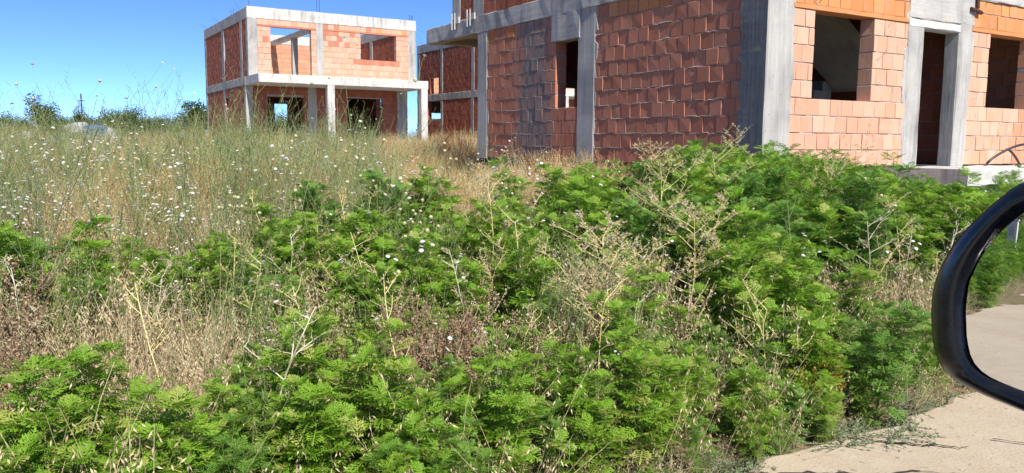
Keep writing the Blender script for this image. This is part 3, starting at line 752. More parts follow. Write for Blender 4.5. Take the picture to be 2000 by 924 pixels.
def head_mesh(kind, mat):
    mb = MB(); r = random.Random(3)
    if kind == 'flower':
        V = [(0, 0, .35)]; n = 10
        for k in range(n):
            a = k * 2 * math.pi / n; V.append((.62 * math.cos(a), .62 * math.sin(a), .28))
        for k in range(2 * n):
            a = k * math.pi / n; q = 1.0 if k % 2 == 0 else .78; V.append((q * math.cos(a), q * math.sin(a), .02 + .10 * r.random()))
        V.append((0, 0, -.35)); F = []
        for k in range(n):
            k1 = (k + 1) % n; F.append((0, 1 + k, 1 + k1)); o = 1 + n
            F += [(1 + k, o + 2*k, o + 2*k + 1), (1 + k, o + 2*k + 1, 1 + k1), (1 + k1, o + 2*k + 1, o + (2*k + 2) % (2*n))]
            F += [(len(V) - 1, o + 2*k + 1, o + 2*k), (len(V) - 1, o + (2*k + 2) % (2*n), o + 2*k + 1)]
        mb.add(V, F)
    else:
        bm = bmesh.new(); bmesh.ops.create_icosphere(bm, subdivisions=2, radius=.75)
        V = [np.array(v.co) * (1 + .18 * r.random()) * np.array([1, 1, 1.05]) for v in bm.verts]; F = [tuple(v.index for v in f.verts) for f in bm.faces]; bm.free(); mb.add(V, F)
    return mb.mesh('flower_head', mat)
HEAD = {'flower': head_mesh('flower', M['white']), 'seed': head_mesh('seed', M['seedhead'])}

def dry_branch_mesh(seed, H, spread, lean=(0, 0), lev=3, pods=1.0, nb=9, rad=.0055, start=.45):
    """dead, bleached, much-forked stalk; returns stalk and pod meshes"""
    r = random.Random(seed); st = MB(); pd = MB()
    def grow(p, d, L, lev_, rad_, up):
        n = 7; P = bend(p, d, L, n, up, r, .42); st.tube(P, np.maximum(np.linspace(rad_, rad_ * .5, n + 1), .0009), 4)
        if lev_ > 0:
            m = nb if lev_ == lev else r.randint(4, 6)
            for k in range(m):
                f = (start if lev_ == lev else .15) + (1 - (start if lev_ == lev else .15)) * (k + r.random()) / m; x = min(f, .995) * n; i = min(n - 1, int(x)); c = P[i] + (P[i+1] - P[i]) * (x - i)
                t = P[i+1] - P[i]; t = t / np.linalg.norm(t); a = r.uniform(0, 6.28)
                s = np.array([math.cos(a), math.sin(a), r.uniform(-.1, .5)])
                LL = (spread * r.uniform(.6, 1.15) if lev_ == lev else L * r.uniform(.28, .55)) * (1.15 - .5 * f)
                grow(c, t * .45 + s, LL, lev_ - 1, rad_ * .55, .25)
        else:
            for k in range(int(r.uniform(5, 10) * pods)):
                x = r.uniform(1.0, n - .01); i = int(x); c = P[i] + (P[i+1] - P[i]) * (x - i); a = r.uniform(0, 6.28)
                spikelet(pd, c, (math.cos(a), math.sin(a), r.uniform(.2, 1.2)), r.uniform(.008, .017), .0055, r)
    grow((0, 0, -.02), (lean[0], lean[1], 1), H, lev, rad, .15)
    return st, pd

def blade_mesh(seed, n, H, w=.016):
    r = random.Random(seed); out = []
    for k in range(n):
        mb = MB(); a = r.uniform(0, 6.28); P = bend((.02 * math.cos(a), .02 * math.sin(a), 0), (math.cos(a) * .4, math.sin(a) * .4, 1.2), H * r.uniform(.6, 1.1), 8, -1.6 * r.random() ** 2, r, .15)
        s = np.array([-math.sin(a), math.cos(a), 0]); V = []
        for i, p in enumerate(P):
            f = i / 8; ww = w * math.sin(math.pi * (.15 + .85 * f)) ** .7 + .0005
            V += [p - s * ww / 2 + np.array([0, 0, .004]), p, p + s * ww / 2 + np.array([0, 0, .004])]
        mb.add(V, [q for i in range(8) for q in ((3*i, 3*i+1, 3*i+4, 3*i+3), (3*i+1, 3*i+2, 3*i+5, 3*i+4))]); out.append(mb)
    return out

def dock_mesh(seed, H, n=3, spread=.25):
    """stiff russet stalks crowded with seed clusters"""
    r = random.Random(seed); st = MB(); cl = MB()
    for k in range(n):
        a = r.uniform(0, 6.28); P = bend((0, 0, 0), (math.cos(a) * .25, math.sin(a) * .25, 1), H * r.uniform(.8, 1.05), 8, .1, r, .15); st.tube(P, np.linspace(.006, .002, 9), 4)
        br = [P]
        for j in range(7):
            i = r.randint(3, 7); a2 = r.uniform(0, 6.28); Q = bend(P[i], (math.cos(a2), math.sin(a2), 1.1), spread * r.uniform(.5, 1), 5, .4, r, .15); st.tube(Q, np.linspace(.003, .0015, 6), 3); br.append(Q)
        for Q in br:
            for j in range(30):
                f = r.uniform(.35 if Q is P else .1, 1); x = f * (len(Q) - 1); i = min(len(Q) - 2, int(x)); c = Q[i] + (Q[i+1] - Q[i]) * (x - i)
                spikelet(cl, c + np.array([r.gauss(0, .008), r.gauss(0, .008), r.gauss(0, .008)]), (r.gauss(0, 1), r.gauss(0, 1), r.gauss(0, 1)), r.uniform(.008, .016), .010, r)
    return st, cl

# ------------------------------------------------------------------ plants: scatter for what nobody could count
def scatter(name, templates, pts, label, cat):
    """one object: instances of template meshes on points (x, y, z, turn, scale, which)"""
    coll = bpy.data.collections.new(name + '_source')
    for i, me in enumerate(templates):
        coll.objects.link(bpy.data.objects.new('%s_source_%02d' % (name, i), me))
    me = bpy.data.meshes.new(name); P = np.array(pts, float); me.vertices.add(len(P)); me.vertices.foreach_set('co', P[:, :3].astype(np.float32).ravel())
    for nm, typ, c in (('turn', 'FLOAT', 3), ('size', 'FLOAT', 4), ('which', 'INT', 5)):
        at = me.attributes.new(nm, typ, 'POINT'); at.data.foreach_set('value', P[:, c].astype(np.int32 if typ == 'INT' else np.float32))
    o = link(name, me); g = bpy.data.node_groups.new(name, 'GeometryNodeTree'); g.is_modifier = True
    g.interface.new_socket('Geometry', in_out='INPUT', socket_type='NodeSocketGeometry'); g.interface.new_socket('Geometry', in_out='OUTPUT', socket_type='NodeSocketGeometry')
    N = g.nodes.new; i = N('NodeGroupInput'); ou = N('NodeGroupOutput'); ip = N('GeometryNodeInstanceOnPoints'); ci = N('GeometryNodeCollectionInfo')
    ci.inputs['Collection'].default_value = coll; ci.inputs['Separate Children'].default_value = True; ci.inputs['Reset Children'].default_value = True
    def attr(nm, typ):
        a = N('GeometryNodeInputNamedAttribute'); a.data_type = typ; a.inputs['Name'].default_value = nm; return [s for s in a.outputs if s.enabled and s.name == 'Attribute'][0]
    cx = N('ShaderNodeCombineXYZ'); g.links.new(attr('turn', 'FLOAT'), cx.inputs[2])
    er = N('FunctionNodeEulerToRotation'); g.links.new(cx.outputs[0], er.inputs[0])
    g.links.new(i.outputs[0], ip.inputs['Points']); g.links.new(ci.outputs[0], ip.inputs['Instance']); ip.inputs['Pick Instance'].default_value = True
    g.links.new(attr('which', 'INT'), ip.inputs['Instance Index']); g.links.new(er.outputs[0], ip.inputs['Rotation']); g.links.new(attr('size', 'FLOAT'), ip.inputs['Scale'])
    g.links.new(ip.outputs[0], ou.inputs[0])
    md = o.modifiers.new('scatter', 'NODES'); md.node_group = g
    tag(o, label, cat, None, 'stuff'); return o

def in_house(x, y, pad=0.12):
    d = np.array([x - 3.5176, y - 11.4847, 0]); s, t = d @ UX, d @ NX
    if -pad < s < 8.2 and -pad < t < 8.4: return True
    if 2.65 < s < 8.7 and -1.45 < t <= 0: return True
    for L in (MID_LOC, T_LOC):
        d = np.array([x - L[0], y - L[1], 0]); s, t = d @ UX, d @ NX
        if -pad < s < 8.1 and -1.8 < t < 9.6: return True
    return False

def in_view(x, y, m=1.12, zt=1.0):
    return y > 1.2 and abs(x) < (y * 0.63 + 0.35) * m

RAG = [(-1.4,5.8,.55,.95,.55),(-.55,6.0,.75,1.15,.60),(.3,6.3,.75,1.4,.62),(1.25,6.9,1.0,2.1,.66),(2.3,7.6,1.1,2.3,.72),(3.3,8.2,1.0,2.2,.74),(4.3,8.4,1.0,1.6,.60),(5.3,8.9,.9,1.6,.46),(6.2,9.4,.8,1.4,.42),
       (-2.75,4.5,.40,.55,.52),(-3.2,4.9,.4,.5,.5),(-.65,4.75,.60,.50,.50),(0.05,4.6,.42,.55,.50),(1.25,4.35,.45,.62,.56),(1.7,4.55,.5,.62,.56),(1.80,4.65,.28,.38,.46),(2.3,4.62,.22,.14,.34),
       (-.70,3.0,.42,.36,.50),(-.30,3.05,.32,.28,.46),(.15,3.3,.32,.30,.46),(.60,3.55,.32,.30,.46),(1.05,3.8,.38,.30,.48),(1.4,4.0,.3,.3,.48),
       (-1.30,2.8,.30,.40,.46),(-1.0,2.65,.25,.28,.42),(-1.55,2.4,.30,.30,.46),(-2.0,2.3,.40,.45,.45),(-.92,3.35,.28,.25,.42),(-.08,4.0,.28,.28,.42),(-.6,4.2,.3,.25,.44),(1.0,4.2,.25,.3,.46),(-1.75,3.05,.22,.25,.38),(-2.2,2.8,.25,.25,.40),(-1.0,3.75,.18,.2,.36),(-1.35,4.5,.25,.2,.42),(-1.8,5.0,.30,.60,.48)]
DRYP = [(-2.2,3.7,.45,.8),(-1.65,4.0,.55,.7),(-1.05,4.2,.3,.5),(-.38,3.75,.28,.35),(.70,4.9,.50,.7),(2.75,6.0,.45,.8),(-1.15,3.4,.25,.35),(-1.5,3.2,.3,.3),(1.0,4.95,.28,.45),(2.45,5.35,.34,.50),(.55,4.3,.3,.3)]
def ell(lst, x, y):
    b = None; bv = 1.0
    for e in lst:
        v = ((x - e[0]) / e[2]) ** 2 + ((y - e[1]) / e[3]) ** 2
        if v < bv: bv = v; b = e
    return b, bv

# ---- ragweed: single bushes with stem and foliage
RAGV = []
for k in range(7):
    s_, l_ = ragweed_mesh(300 + k); RAGV.append((s_.mesh('stem', M['rag_stem']), l_.mesh('foliage', M['rag1' if k < 4 else 'rag2'])))
cand = []
gx = .15
for ix in range(-46, 68):
    for iy in range(8, 90):
        x = (ix + rng.uniform(-.45, .45)) * gx; y = (iy + rng.uniform(-.45, .45)) * gx
        u_, n_ = un(x, y)
        if n_ < road_edge(u_) + .06 or in_house(x, y, .05): continue
        e, v = ell(RAG, x, y)
        if e is None or rng.random() < v ** 3 * .6: continue
        if ell(DRYP, x, y)[1] < .85 and rng.random() < .8: continue
        if not in_view(x, y): continue
        cand.append((x, y, e[4]))
# keep the bushes apart by a distance that grows with their own size
rng.shuffle(cand); kept = []
for c in cand:
    if all((c[0] - k[0]) ** 2 + (c[1] - k[1]) ** 2 > (.185 + .02 * max(0, 4.2 - c[1])) ** 2 for k in kept): kept.append(c)
kept.sort(key=lambda c: c[0] ** 2 + c[1] ** 2)
LANDMARKS = [((.49, 3.95), 'the big forked stalk'), ((1.3, 6.0), 'the tall bleached stalk'), ((2.45, 6.2), 'the arching dry stalk'), ((-.96, 3.13), 'the white forked stem'),
             ((-.14, 5.5), 'the dark-stemmed dry stalk'), ((-.6, 5.7), 'the blue-green reed clump'), ((-.36, 3.62), 'the withered brown weeds'), ((1.55, 4.05), 'the amber withered plant'), ((-2.7, 4.5), 'the pale oat patch'), ((1.75, 7.2), 'the pale stalk'), ((2.9, 7.9), 'the leaning stalk'), ((3.0, 6.4), 'the low spreading stalk'), ((-1.5, 6.3), 'the flower field'), ((.95, 4.6), 'the fluffy-crowned stalk'), ((.3, 6.8), 'the shaded wall'), ((3.5, 8.6), 'the grey corner column'), ((5.0, 8.8), 'the doorway terrace')]
def rag_label(x, y):
    d_, nm = min((math.hypot(x - p[0], y - p[1]), q) for p, q in LANDMARKS); u_, n_ = un(x, y)
    if n_ < 3.05: zone = ('bright green ragweed bush at the road edge', 'ragweed along the road edge')
    elif n_ > 6.4: zone = ('green ragweed bush near the house', 'ragweed at the house wall')
    elif y > 5.0: zone = ('green ragweed bush before the field', 'ragweed before the dry grass')
    else: zone = ('green ragweed bush in the weed patch', 'ragweed in the weed patch')
    return zone[0] + ', by ' + nm, zone[1] + ' by ' + nm
print('ragweed', len(kept))
for i, (x, y, h) in enumerate(kept[:290]):
    st_, fo_ = RAGV[rng.choice((0, 1, 2, 3, 3, 2)) if x < .8 and rng.random() < .8 else rng.randrange(7)]
    lb, gp = rag_label(x, y); q = rng.choice((.5, .62, .75, .85, .95, 1.0, 1.12, 1.2)); wd = 'small ' if q < .9 else ('big ' if q > 1.1 else '')
    e = empty('ragweed', (x, y, ground(x, y) - .01), rng.uniform(0, 6.28)); e.scale = (h / .62 * q * rng.uniform(.95, 1.05),) * 3; tag(e, wd + lb, 'weed', wd + gp)
    link('stem', st_, e); link('foliage', fo_, e)
rest = [(x, y, ground(x, y) - .01, rng.uniform(0, 6.28), h / .62 * rng.uniform(.85, 1.2), rng.randrange(4)) for (x, y, h) in kept[290:]]
RAGF = []
for k in range(4):
    s_, l_ = ragweed_mesh(400 + k, full=False); 
    l_.add(np.concatenate(s_.V), s_.F); RAGF.append(l_.mesh('ragweed_far', M['rag1' if k % 2 else 'rag2']))
# verge farther back along the road, and low filling growth
for k in range(420):
    u_ = -rng.uniform(3.5, 45); n_ = road_edge(u_) + .05 + rng.random() ** 1.5 * 4; p = to_world(u_, n_)
    rest.append((p[0], p[1], ground(p[0], p[1]) - .02, rng.uniform(0, 6.28), rng.uniform(.6, 1.25), rng.randrange(4)))
for k in range(170):
    u_ = rng.uniform(6.5, 18); n_ = road_edge(u_) + .05 + rng.random() ** 1.3 * 4; p = to_world(u_, n_)
    if not in_house(p[0], p[1]): rest.append((p[0], p[1], ground(p[0], p[1]) - .02, rng.uniform(0, 6.28), rng.uniform(.6, 1.1), rng.randrange(4)))
for k in range(2700):
    x = rng.uniform(-4, 7.5); y = rng.uniform(1.8, 10); u_, n_ = un(x, y)
    if n_ < road_edge(u_) + .03 or in_house(x, y, .05) or not in_view(x, y): continue
    e, v = ell(RAG, x, y)
    if e is None and rng.random() < .80: continue
    if ell(DRYP, x, y)[1] < .9 and rng.random() < .75: continue
    if y > 7 and x < .3: continue
    rest.append((x, y, ground(x, y) - .03, rng.uniform(0, 6.28), rng.uniform(.34, .68), rng.randrange(4)))
scatter('ragweed_undergrowth', RAGF, rest, 'low green ragweed undergrowth filling the gaps and the verge farther along the road', 'weeds')

# ---- dry grass
OATS = [oat_mesh(500 + k).mesh('oat_tuft', M['straw']) for k in range(3)] + [oat_mesh(510 + k, droop=1.3).mesh('oat_tuft', M['straw_b']) for k in range(3)]
GOLD = [oat_mesh(520 + k, 34, .50, .24, 9, .5, .0035, .018).mesh('gold_tuft', M[('straw', 'gold', 'gold', 'warm', 'warm')[k]]) for k in range(5)]
def gold_kind(x, y):
    return rng.choice((3, 4, 1)) if math.sin(.7 * x + .3 * y) * math.sin(.45 * y - .8 * x + 1) > .2 else rng.randrange(4)
pts = []
for k in range(5200):
    x = rng.uniform(-5, 7); y = 1.6 + 7.5 * rng.random() ** .85; u_, n_ = un(x, y)
    if n_ < road_edge(u_) + .04 or in_house(x, y, .02) or not in_view(x, y): continue
    e, v = ell(RAG, x, y); d, dv = ell(DRYP, x, y)
    p = .48 if d else (.24 if e else .32)
    if e and d: p = .35
    if e and x > 1.5 and y > 6: p = .03
    if rng.random() > p: continue
    which = rng.randrange(3) if rng.random() < .6 else rng.randrange(3, 6)
    if x < -1.75 and y < 4.6: which = rng.randrange(3, 6)
    pts.append((x, y, ground(x, y) - .01, rng.uniform(0, 6.28), rng.uniform(.65, 1.15), which))
for k in range(330):
    u_ = rng.uniform(1.2, 18); n_ = road_edge(u_) + .03 + abs(rng.gauss(0, .22)); p = to_world(u_, n_)
    pts.append((p[0], p[1], ground(p[0], p[1]) - .01, rng.uniform(0, 6.28), rng.uniform(.22, .5), rng.randrange(6)))
for k in range(260):
    u_ = -rng.uniform(5, 40); n_ = road_edge(u_) + .02 + abs(rng.gauss(0, .3)); p = to_world(u_, n_)
    pts.append((p[0], p[1], ground(p[0], p[1]) - .01, rng.uniform(0, 6.28), rng.uniform(.4, .9), rng.randrange(6)))
print('oats', len(pts))
scatter('dry_oat_grass', OATS, pts, 'bleached ripe wild oat grass with hanging husks between the green weeds', 'grass')
pts = []
for k in range(21000):
    y = 6.0 + 44 * rng.random() ** 1.9; x = rng.uniform(-.78, .72) * (y + 1); u_, n_ = un(x, y)
    if in_house(x, y, .02) or n_ < 5.0: continue
    e, v = ell(RAG, x, y)
    if e is not None or (x > 1.0 and n_ < 8): continue
    if y > 14 and rng.random() < .45: continue
    pts.append((x, y, ground(x, y) - .01, rng.uniform(0, 6.28), (.75 + .45 * math.sin(.9 * x + .5 * y) * math.sin(.6 * y - .7 * x)) * rng.uniform(.65, 1.35) * (1 + .02 * max(0, y - 12)), gold_kind(x, y)))
print('gold', len(pts))
scatter('golden_dry_grass', GOLD, pts, 'short golden dry grass covering the field up to the houses', 'grass')

# ---- wiry green weeds and white flowers of the field
WIRY = []
for k in range(5):
    mb, tips = wiry_mesh(600 + k, .98, 4, 1.0)
    WIRY.append(mb.mesh('wiry_weed', M['wiry']))
FLOW = []
for k in range(5):
    mb, tips = wiry_mesh(620 + k, .80, 3, .15); hv = np.array([v.co[:] for v in HEAD['flower'].vertices]); hf = [tuple(p.vertices) for p in HEAD['flower'].polygons]; r = random.Random(k)
    fl = MB()
    for (p, d) in tips:
        if r.random() < .8: fl.add((hv * r.uniform(.009, .016)) @ frame(np.cross(d, (0.3, 1, 0)), d) + p, hf)
    a = mb.mesh('flower_stalk', M['wiry']); a.materials.append(M['white']); n0 = len(a.polygons)
    mb.add(np.concatenate(fl.V), fl.F); me = mb.mesh('flowering_weed', M['wiry']); me.materials.append(M['white'])
    mi = np.zeros(len(me.polygons), dtype=np.int32); mi[n0:] = 1; me.polygons.foreach_set('material_index', mi); FLOW.append(me)
pts = []; fpts = []
for k in range(4800):
    y = 5.5 + 36 * rng.random() ** 1.7; x = rng.uniform(-.80, .45) * (y + .5); u_, n_ = un(x, y)
    if in_house(x, y, .15) or n_ < 4.6: continue
    e, v = ell(RAG, x, y)
    if e is not None and rng.random() < .93: continue
    left = x < -.16 * y
    if x > .02 * y and rng.random() < .8: continue
    if not left and rng.random() < .72: continue
    sc = rng.uniform(.5, 1.08) * (1.0 if left else .8)
    if rng.random() < .62:
        if -.58 < x / y < -.30 and y < 16 and math.sin(1.3 * x) * math.sin(.9 * y) > -.1: sc *= 1.12
        if math.sin(.9 * x + 1) * math.sin(.55 * y + .4 * x) > -.25 or rng.random() < .25: pts.append((x, y, ground(x, y) - .01, rng.uniform(0, 6.28), sc, rng.randrange(5)))
    elif rng.random() < .15 + .38 * (math.sin(1.1 * x + 2) * math.sin(.8 * y + x * .3) > .05): fpts.append((x, y, ground(x, y) - .01, rng.uniform(0, 6.28), sc * .98, rng.randrange(5)))
for k in range(90):
    x = rng.uniform(-2.5, 4); y = rng.uniform(2.6, 7); u_, n_ = un(x, y)
    if n_ < 2.9 or in_house(x, y): continue
    (pts if rng.random() < .6 else fpts).append((x, y, ground(x, y) - .01, rng.uniform(0, 6.28), rng.uniform(.5, .75), rng.randrange(5)))
scatter('wiry_field_weeds', WIRY, pts, 'thin grey-green wiry weeds standing above the dry grass of the field', 'weeds')
scatter('white_field_flowers', FLOW, fpts, 'mass of small white flower heads scattered over the far field', 'flowers')

# ---- single plants one can point to
def at(x, y): return (x, y, ground(x, y) - .01)
def dry_weed(x, y, H, spread, seed, label, lean=(0, 0), lev=3, pods=1.0, nb=10, rad=.0034, sm='dry_y', pm='husk', name='dead_stalk', group=None, start=.45, fluff=0):
    st, pd = dry_branch_mesh(seed, H, spread, lean, lev, pods, nb, rad, start)
    e = empty(name, at(x, y)); tag(e, label, 'weed', group)
    st.obj('stem', M[sm], e); pd.obj('husks', M[pm], e)['kind'] = 'stuff'
    if fluff:
        r = random.Random(seed); fb = MB(); V = np.concatenate(pd.V)
        for k in range(fluff):
            c = V[r.randrange(len(V))]
            for q in range(14):
                d = np.array([r.gauss(0, 1), r.gauss(0, 1), r.gauss(0, 1)]); d /= np.linalg.norm(d); ribbon(fb, np.array([c, c + d * r.uniform(.006, .013)]), .0035, .003, r)
        fb.obj('seed_fluff', M['fluff'], e)['kind'] = 'stuff'
    return e
dry_weed(.47, 3.95, .92, .44, 71, 'big much-forked yellow dead stalk with grey seed fluff, leaning over the weeds', (.10, .08), nb=17, rad=.0045, fluff=70)
dry_weed(.95, 4.6, .90, .40, 72, 'yellow dead stalk with a broad fluffy crown behind the biggest forked stalk', (.12, 0), nb=15, rad=.0036, fluff=50)
dry_weed(1.05, 6.0, 1.05, .48, 73, 'tall bleached dead stalk with forked crown before the shaded brick wall', (.15, 0), nb=14, rad=.0038)
dry_weed(1.75, 7.2, 1.0, .5, 74, 'pale dead stalk reaching above the green weeds near the dark corner column', (-.1, 0), nb=8)
dry_weed(2.45, 6.2, 1.05, .42, 75, 'arching dry yellow stalk in the green weeds below the window opening', (.14, .05), nb=9, start=.35)
dry_weed(3.0, 6.4, .85, .55, 76, 'low spreading yellow dry stalk among green weeds before the doorway', (-.3, 0), nb=8, start=.2)
dry_weed(2.9, 7.9, .95, .6, 82, 'leaning yellow dry stalk under the sunlit brick panel', (.4, -.2), nb=8, start=.25)
dry_weed(-.94, 3.1, .66, .30, 77, 'white forked dead stem at the road edge with a V-shaped top', (.02, 0), lev=2, nb=5, rad=.0055, sm='dry_w', pods=.5)
dry_weed(-.16, 5.5, .98, .36, 78, 'dry stalk with a flat yellow crown over the green weeds before the dry grass', (.1, 0), nb=10, sm='dry_y')
dry_weed(.15, 4.5, .75, .22, 79, 'thin upright yellow-green dead stalk between the crowned dry stalk and the fluffy one', (.0, 0), nb=6, lev=2)
dry_weed(-1.5, 3.4, .7, .25, 80, 'slender yellow dead stalk standing in the pale oat grass', (.05, 0), nb=6, lev=2, rad=.004)
dry_weed(1.25, 3.95, .6, .35, 81, 'low yellow dead stalk spreading over the ragweed at the road edge', (.25, 0), nb=8, lev=2)
dry_weed(2.35, 5.2, .85, .3, 83, 'upright bleached dead stalk in the dry patch beside the road bend of green weeds', (.1, .0), nb=7, lev=2, sm='dry_w')
r8 = random.Random(8)
for k in range(64):
    x = r8.uniform(-2.4, 3.8); y = r8.uniform(3.2, 7.2); u_, n_ = un(x, y)
    if n_ < 2.9 or in_house(x, y, .2): continue
    dry_weed(x, y, r8.uniform(.5, .85), r8.uniform(.14, .28), 900 + k, 'thin yellow dead stem poking out of the green weeds', (r8.gauss(0, .15), r8.gauss(0, .1)), lev=2, nb=6, rad=.0035, group='thin dead stems in the weeds', sm='dry_y' if k % 3 else 'dry_w')

# horseweed: upright stems with narrow leaves
def horseweed_mesh(seed, H=.7):
    r = random.Random(seed); st = MB(); lf = MB()
    for k in range(r.randint(2, 4)):
        a = r.uniform(0, 6.28); P = bend((.03 * math.cos(a), .03 * math.sin(a), 0), (math.cos(a) * .22, math.sin(a) * .22, 1), H * r.uniform(.65, 1.05), 8, .3, r, .16); st.tube(P, np.linspace(.0035, .0015, 9), 4)
        for j in range(int(95 * H / .7)):
            f = r.uniform(.12, 1); x = f * 7.99; i = int(x); c = P[i] + (P[i+1] - P[i]) * (x - i); b = j * 2.4 + r.uniform(-.3, .3); d = np.array([math.cos(b), math.sin(b), r.uniform(.25, 1.1)])
            Q = bend(c, d, (.075 - .04 * f) * r.uniform(.7, 1.3), 3, -.9, r, .1); s_ = np.array([-math.sin(b), math.cos(b), 0]) * .5; w = np.array([.002, .006, .0045, .0004])
            lf.add([q for z in range(4) for q in (Q[z] - s_ * w[z], Q[z] + s_ * w[z])], [(2*z, 2*z+1, 2*z+3, 2*z+2) for z in range(3)])
    return st.mesh('stem', M['wiry']), lf.mesh('leaves', M['horse'])
M['horse'] = mat_leaf('horseweed_leaf', (0.15, 0.235, 0.055), (0.23, 0.33, 0.085), (0.40, 0.36, 0.14), transl=.35)
HW = [horseweed_mesh(640 + k) for k in range(5)]
r7 = random.Random(70); nh = 0
while nh < 210:
    x = r7.uniform(-2.8, 4.2); y = r7.uniform(2.4, 8.2); u_, n_ = un(x, y)
    if n_ < road_edge(u_) + .08 or in_house(x, y, .15) or not in_view(x, y): continue
    if n_ < 3.2: lb, gp = 'slender grey-green horseweed with narrow leaves at the road edge', 'horseweed at the road edge'
    elif y > 5.4: lb, gp = 'slender grey-green horseweed with narrow leaves before field and house', 'horseweed before field and house'
    elif x < -.7: lb, gp = 'slender grey-green horseweed with narrow leaves in the pale oat grass', 'horseweed in the oats'
    else: lb, gp = 'slender grey-green horseweed with narrow leaves around the forked dead stalks', 'horseweed around the dead stalks'
    e = empty('horseweed', at(x, y), r7.uniform(0, 6.28)); e.scale = (r7.uniform(.6, 1.1) * (.85 if n_ < 3.3 else 1),) * 3; tag(e, lb, 'weed', gp); a_, b_ = HW[r7.randrange(5)]; link('stem', a_, e); link('leaves', b_, e); nh += 1

# reeds
for (x, y, n, H, seed, lb) in ((-.58, 5.55, 26, .62, 61, 'clump of blue-green reed blades in the ragweed before the dry grass'), (-2.95, 6.0, 14, .75, 62, 'clump of broad drooping grass blades in the white-flowered field'), (-3.3, 5.6, 10, .6, 63, 'smaller tuft of broad grass blades beside the drooping clump')):
    e = empty('reed_clump', at(x, y)); tag(e, lb, 'reed', 'reed clumps')
    for mb in blade_mesh(seed, n, H, .018): mb.obj('blade', M['blade'], e, smooth=True)

# docks and withered plants
for (x, y, H, n, seed, lb) in ((-.95, 12.6, 1.15, 4, 31, 'dark russet dock stalks standing in the golden grass before the houses'), (-.70, 12.9, .9, 3, 32, 'shorter russet dock beside the tall dock in the golden grass'), (1.62, 8.9, .95, 2, 33, 'russet dock stalk against the shaded brick wall'), (.35, 9.6, .8, 2, 34, 'small russet dock by the grey end column of the brick house')):
    st, cl = dock_mesh(seed, H, n, .3); e = empty('dock_plant', at(x, y)); tag(e, lb, 'weed', 'russet docks'); st.obj('stem', M['rust_b'], e); cl.obj('seed_clusters', M['rust_b'], e)['kind'] = 'stuff'
def withered(x, y, H, seed, mt, lb, grp=None, n=6):
    st, cl = dock_mesh(seed, H, n, .22); e = empty('withered_weed', at(x, y)); tag(e, lb, 'weed', grp); st.obj('stem', M[mt], e); cl.obj('dry_leaves', M[mt], e)['kind'] = 'stuff'
for k, (x, y) in enumerate(((-.40, 3.66), (-.28, 3.80), (-.50, 3.82), (-.34, 3.5), (-.15, 3.72))):
    withered(x, y, .46 + .04 * (k % 3), 40 + k, 'brown', 'withered brown weed in the gap between the bright ragweed at the road', 'withered brown weeds')
for k, (x, y) in enumerate(((-2.15, 3.3), (-2.35, 3.75), (-1.9, 2.95), (-2.6, 4.1))):
    withered(x, y, .52, 50 + k, 'brown', 'reddish-brown dried weed in the oat grass at the road', 'reddish dried weeds in the oats')
for k, (x, y) in enumerate(((1.45, 3.92), (1.60, 4.02), (1.52, 4.15))):
    withered(x, y, .30, 60 + k, 'amber', 'amber withered low plant under the ragweed at the cracked road edge', 'amber withered plants', 5)
for k, (x, y) in enumerate(((.55, 4.45), (.75, 4.6), (.35, 4.35), (.9, 4.3))):
    withered(x, y, .5, 70 + k, 'straw_b', 'straw-coloured dried weed around the foot of the forked yellow stalk', 'straw dried weeds')

r6 = random.Random(66)
for k in range(22):
    x = r6.uniform(-2.2, 2.6); y = r6.uniform(2.7, 5.6)
    if un(x, y)[1] < 2.75 or in_house(x, y): continue
    withered(x, y, r6.uniform(.34, .55), 80 + k, 'brown' if k % 2 else 'straw_b', 'thin dead brown stem clump poking through the green ragweed', 'dead brown stem clumps', 2)

# scabious: tall wiry stems with white heads or yellow seed heads
SCAB = []
for k in range(6):
    mb, tips = wiry_mesh(700 + k, 1.05, 2, .05, rad0=.0019); SCAB.append((mb.mesh('stem', M['wiry']), tips))
r9 = random.Random(19)
def scabious(x, y, sc, lb, grp, seedfrac=.25, k=None):
    me, tips = SCAB[r9.randrange(6) if k is None else k]; e = empty('scabious', at(x, y), r9.uniform(0, 6.28)); e.scale = (sc,) * 3; tag(e, lb, 'flower', grp); link('stem', me, e)
    for (p, d) in tips[:11]:
        if r9.random() < .22: continue
        kind = 'seed' if r9.random() < seedfrac else 'flower'; hs = r9.uniform(.011, .016) / sc
        link('flower_head', HEAD[kind], e, p, Vector(d).to_track_quat('Z', 'Y').to_euler(), hs)
def spot(px0, px1, y0, y1):
    y = r9.uniform(y0, y1); return r9.uniform(px0, px1) * y, y
for k in range(16):
    x, y = spot(-.36, -.08, 4.9, 7.0)
    scabious(x, y, r9.uniform(.85, 1.12), 'tall scabious with round yellow seed heads rising before the balcony house', 'scabious before the balcony house', .6)
for k in range(24):
    x, y = spot(-.62, -.36, 5.6, 8.5)
    scabious(x, y, r9.uniform(.8, 1.02), 'white scabious with heads against the blue sky beside the rubbish heap field', 'scabious against the sky', .25)
for k in range(34):
    x, y = spot(-.50, .05, 6.8, 10.5)
    scabious(x, y, r9.uniform(.7, 1.0), 'white scabious in the golden grass between the ragweed and the far house', 'scabious in the golden grass', .2)
for k in range(26):
    x, y = spot(-.35, .5, 3.4, 6.4)
    if un(x, y)[1] < 3.0: continue
    scabious(x, y, r9.uniform(.55, .78), 'low scabious with few white heads among the green ragweed', 'scabious in the ragweed', .1)
for k in range(9):
    x, y = spot(.0, .33, 7.2, 9.0)
    if in_house(x, y, .2): continue
    scabious(x, y, r9.uniform(.75, 1.0), 'scabious with white heads before the shaded brick wall', 'scabious before the shaded wall', .3)
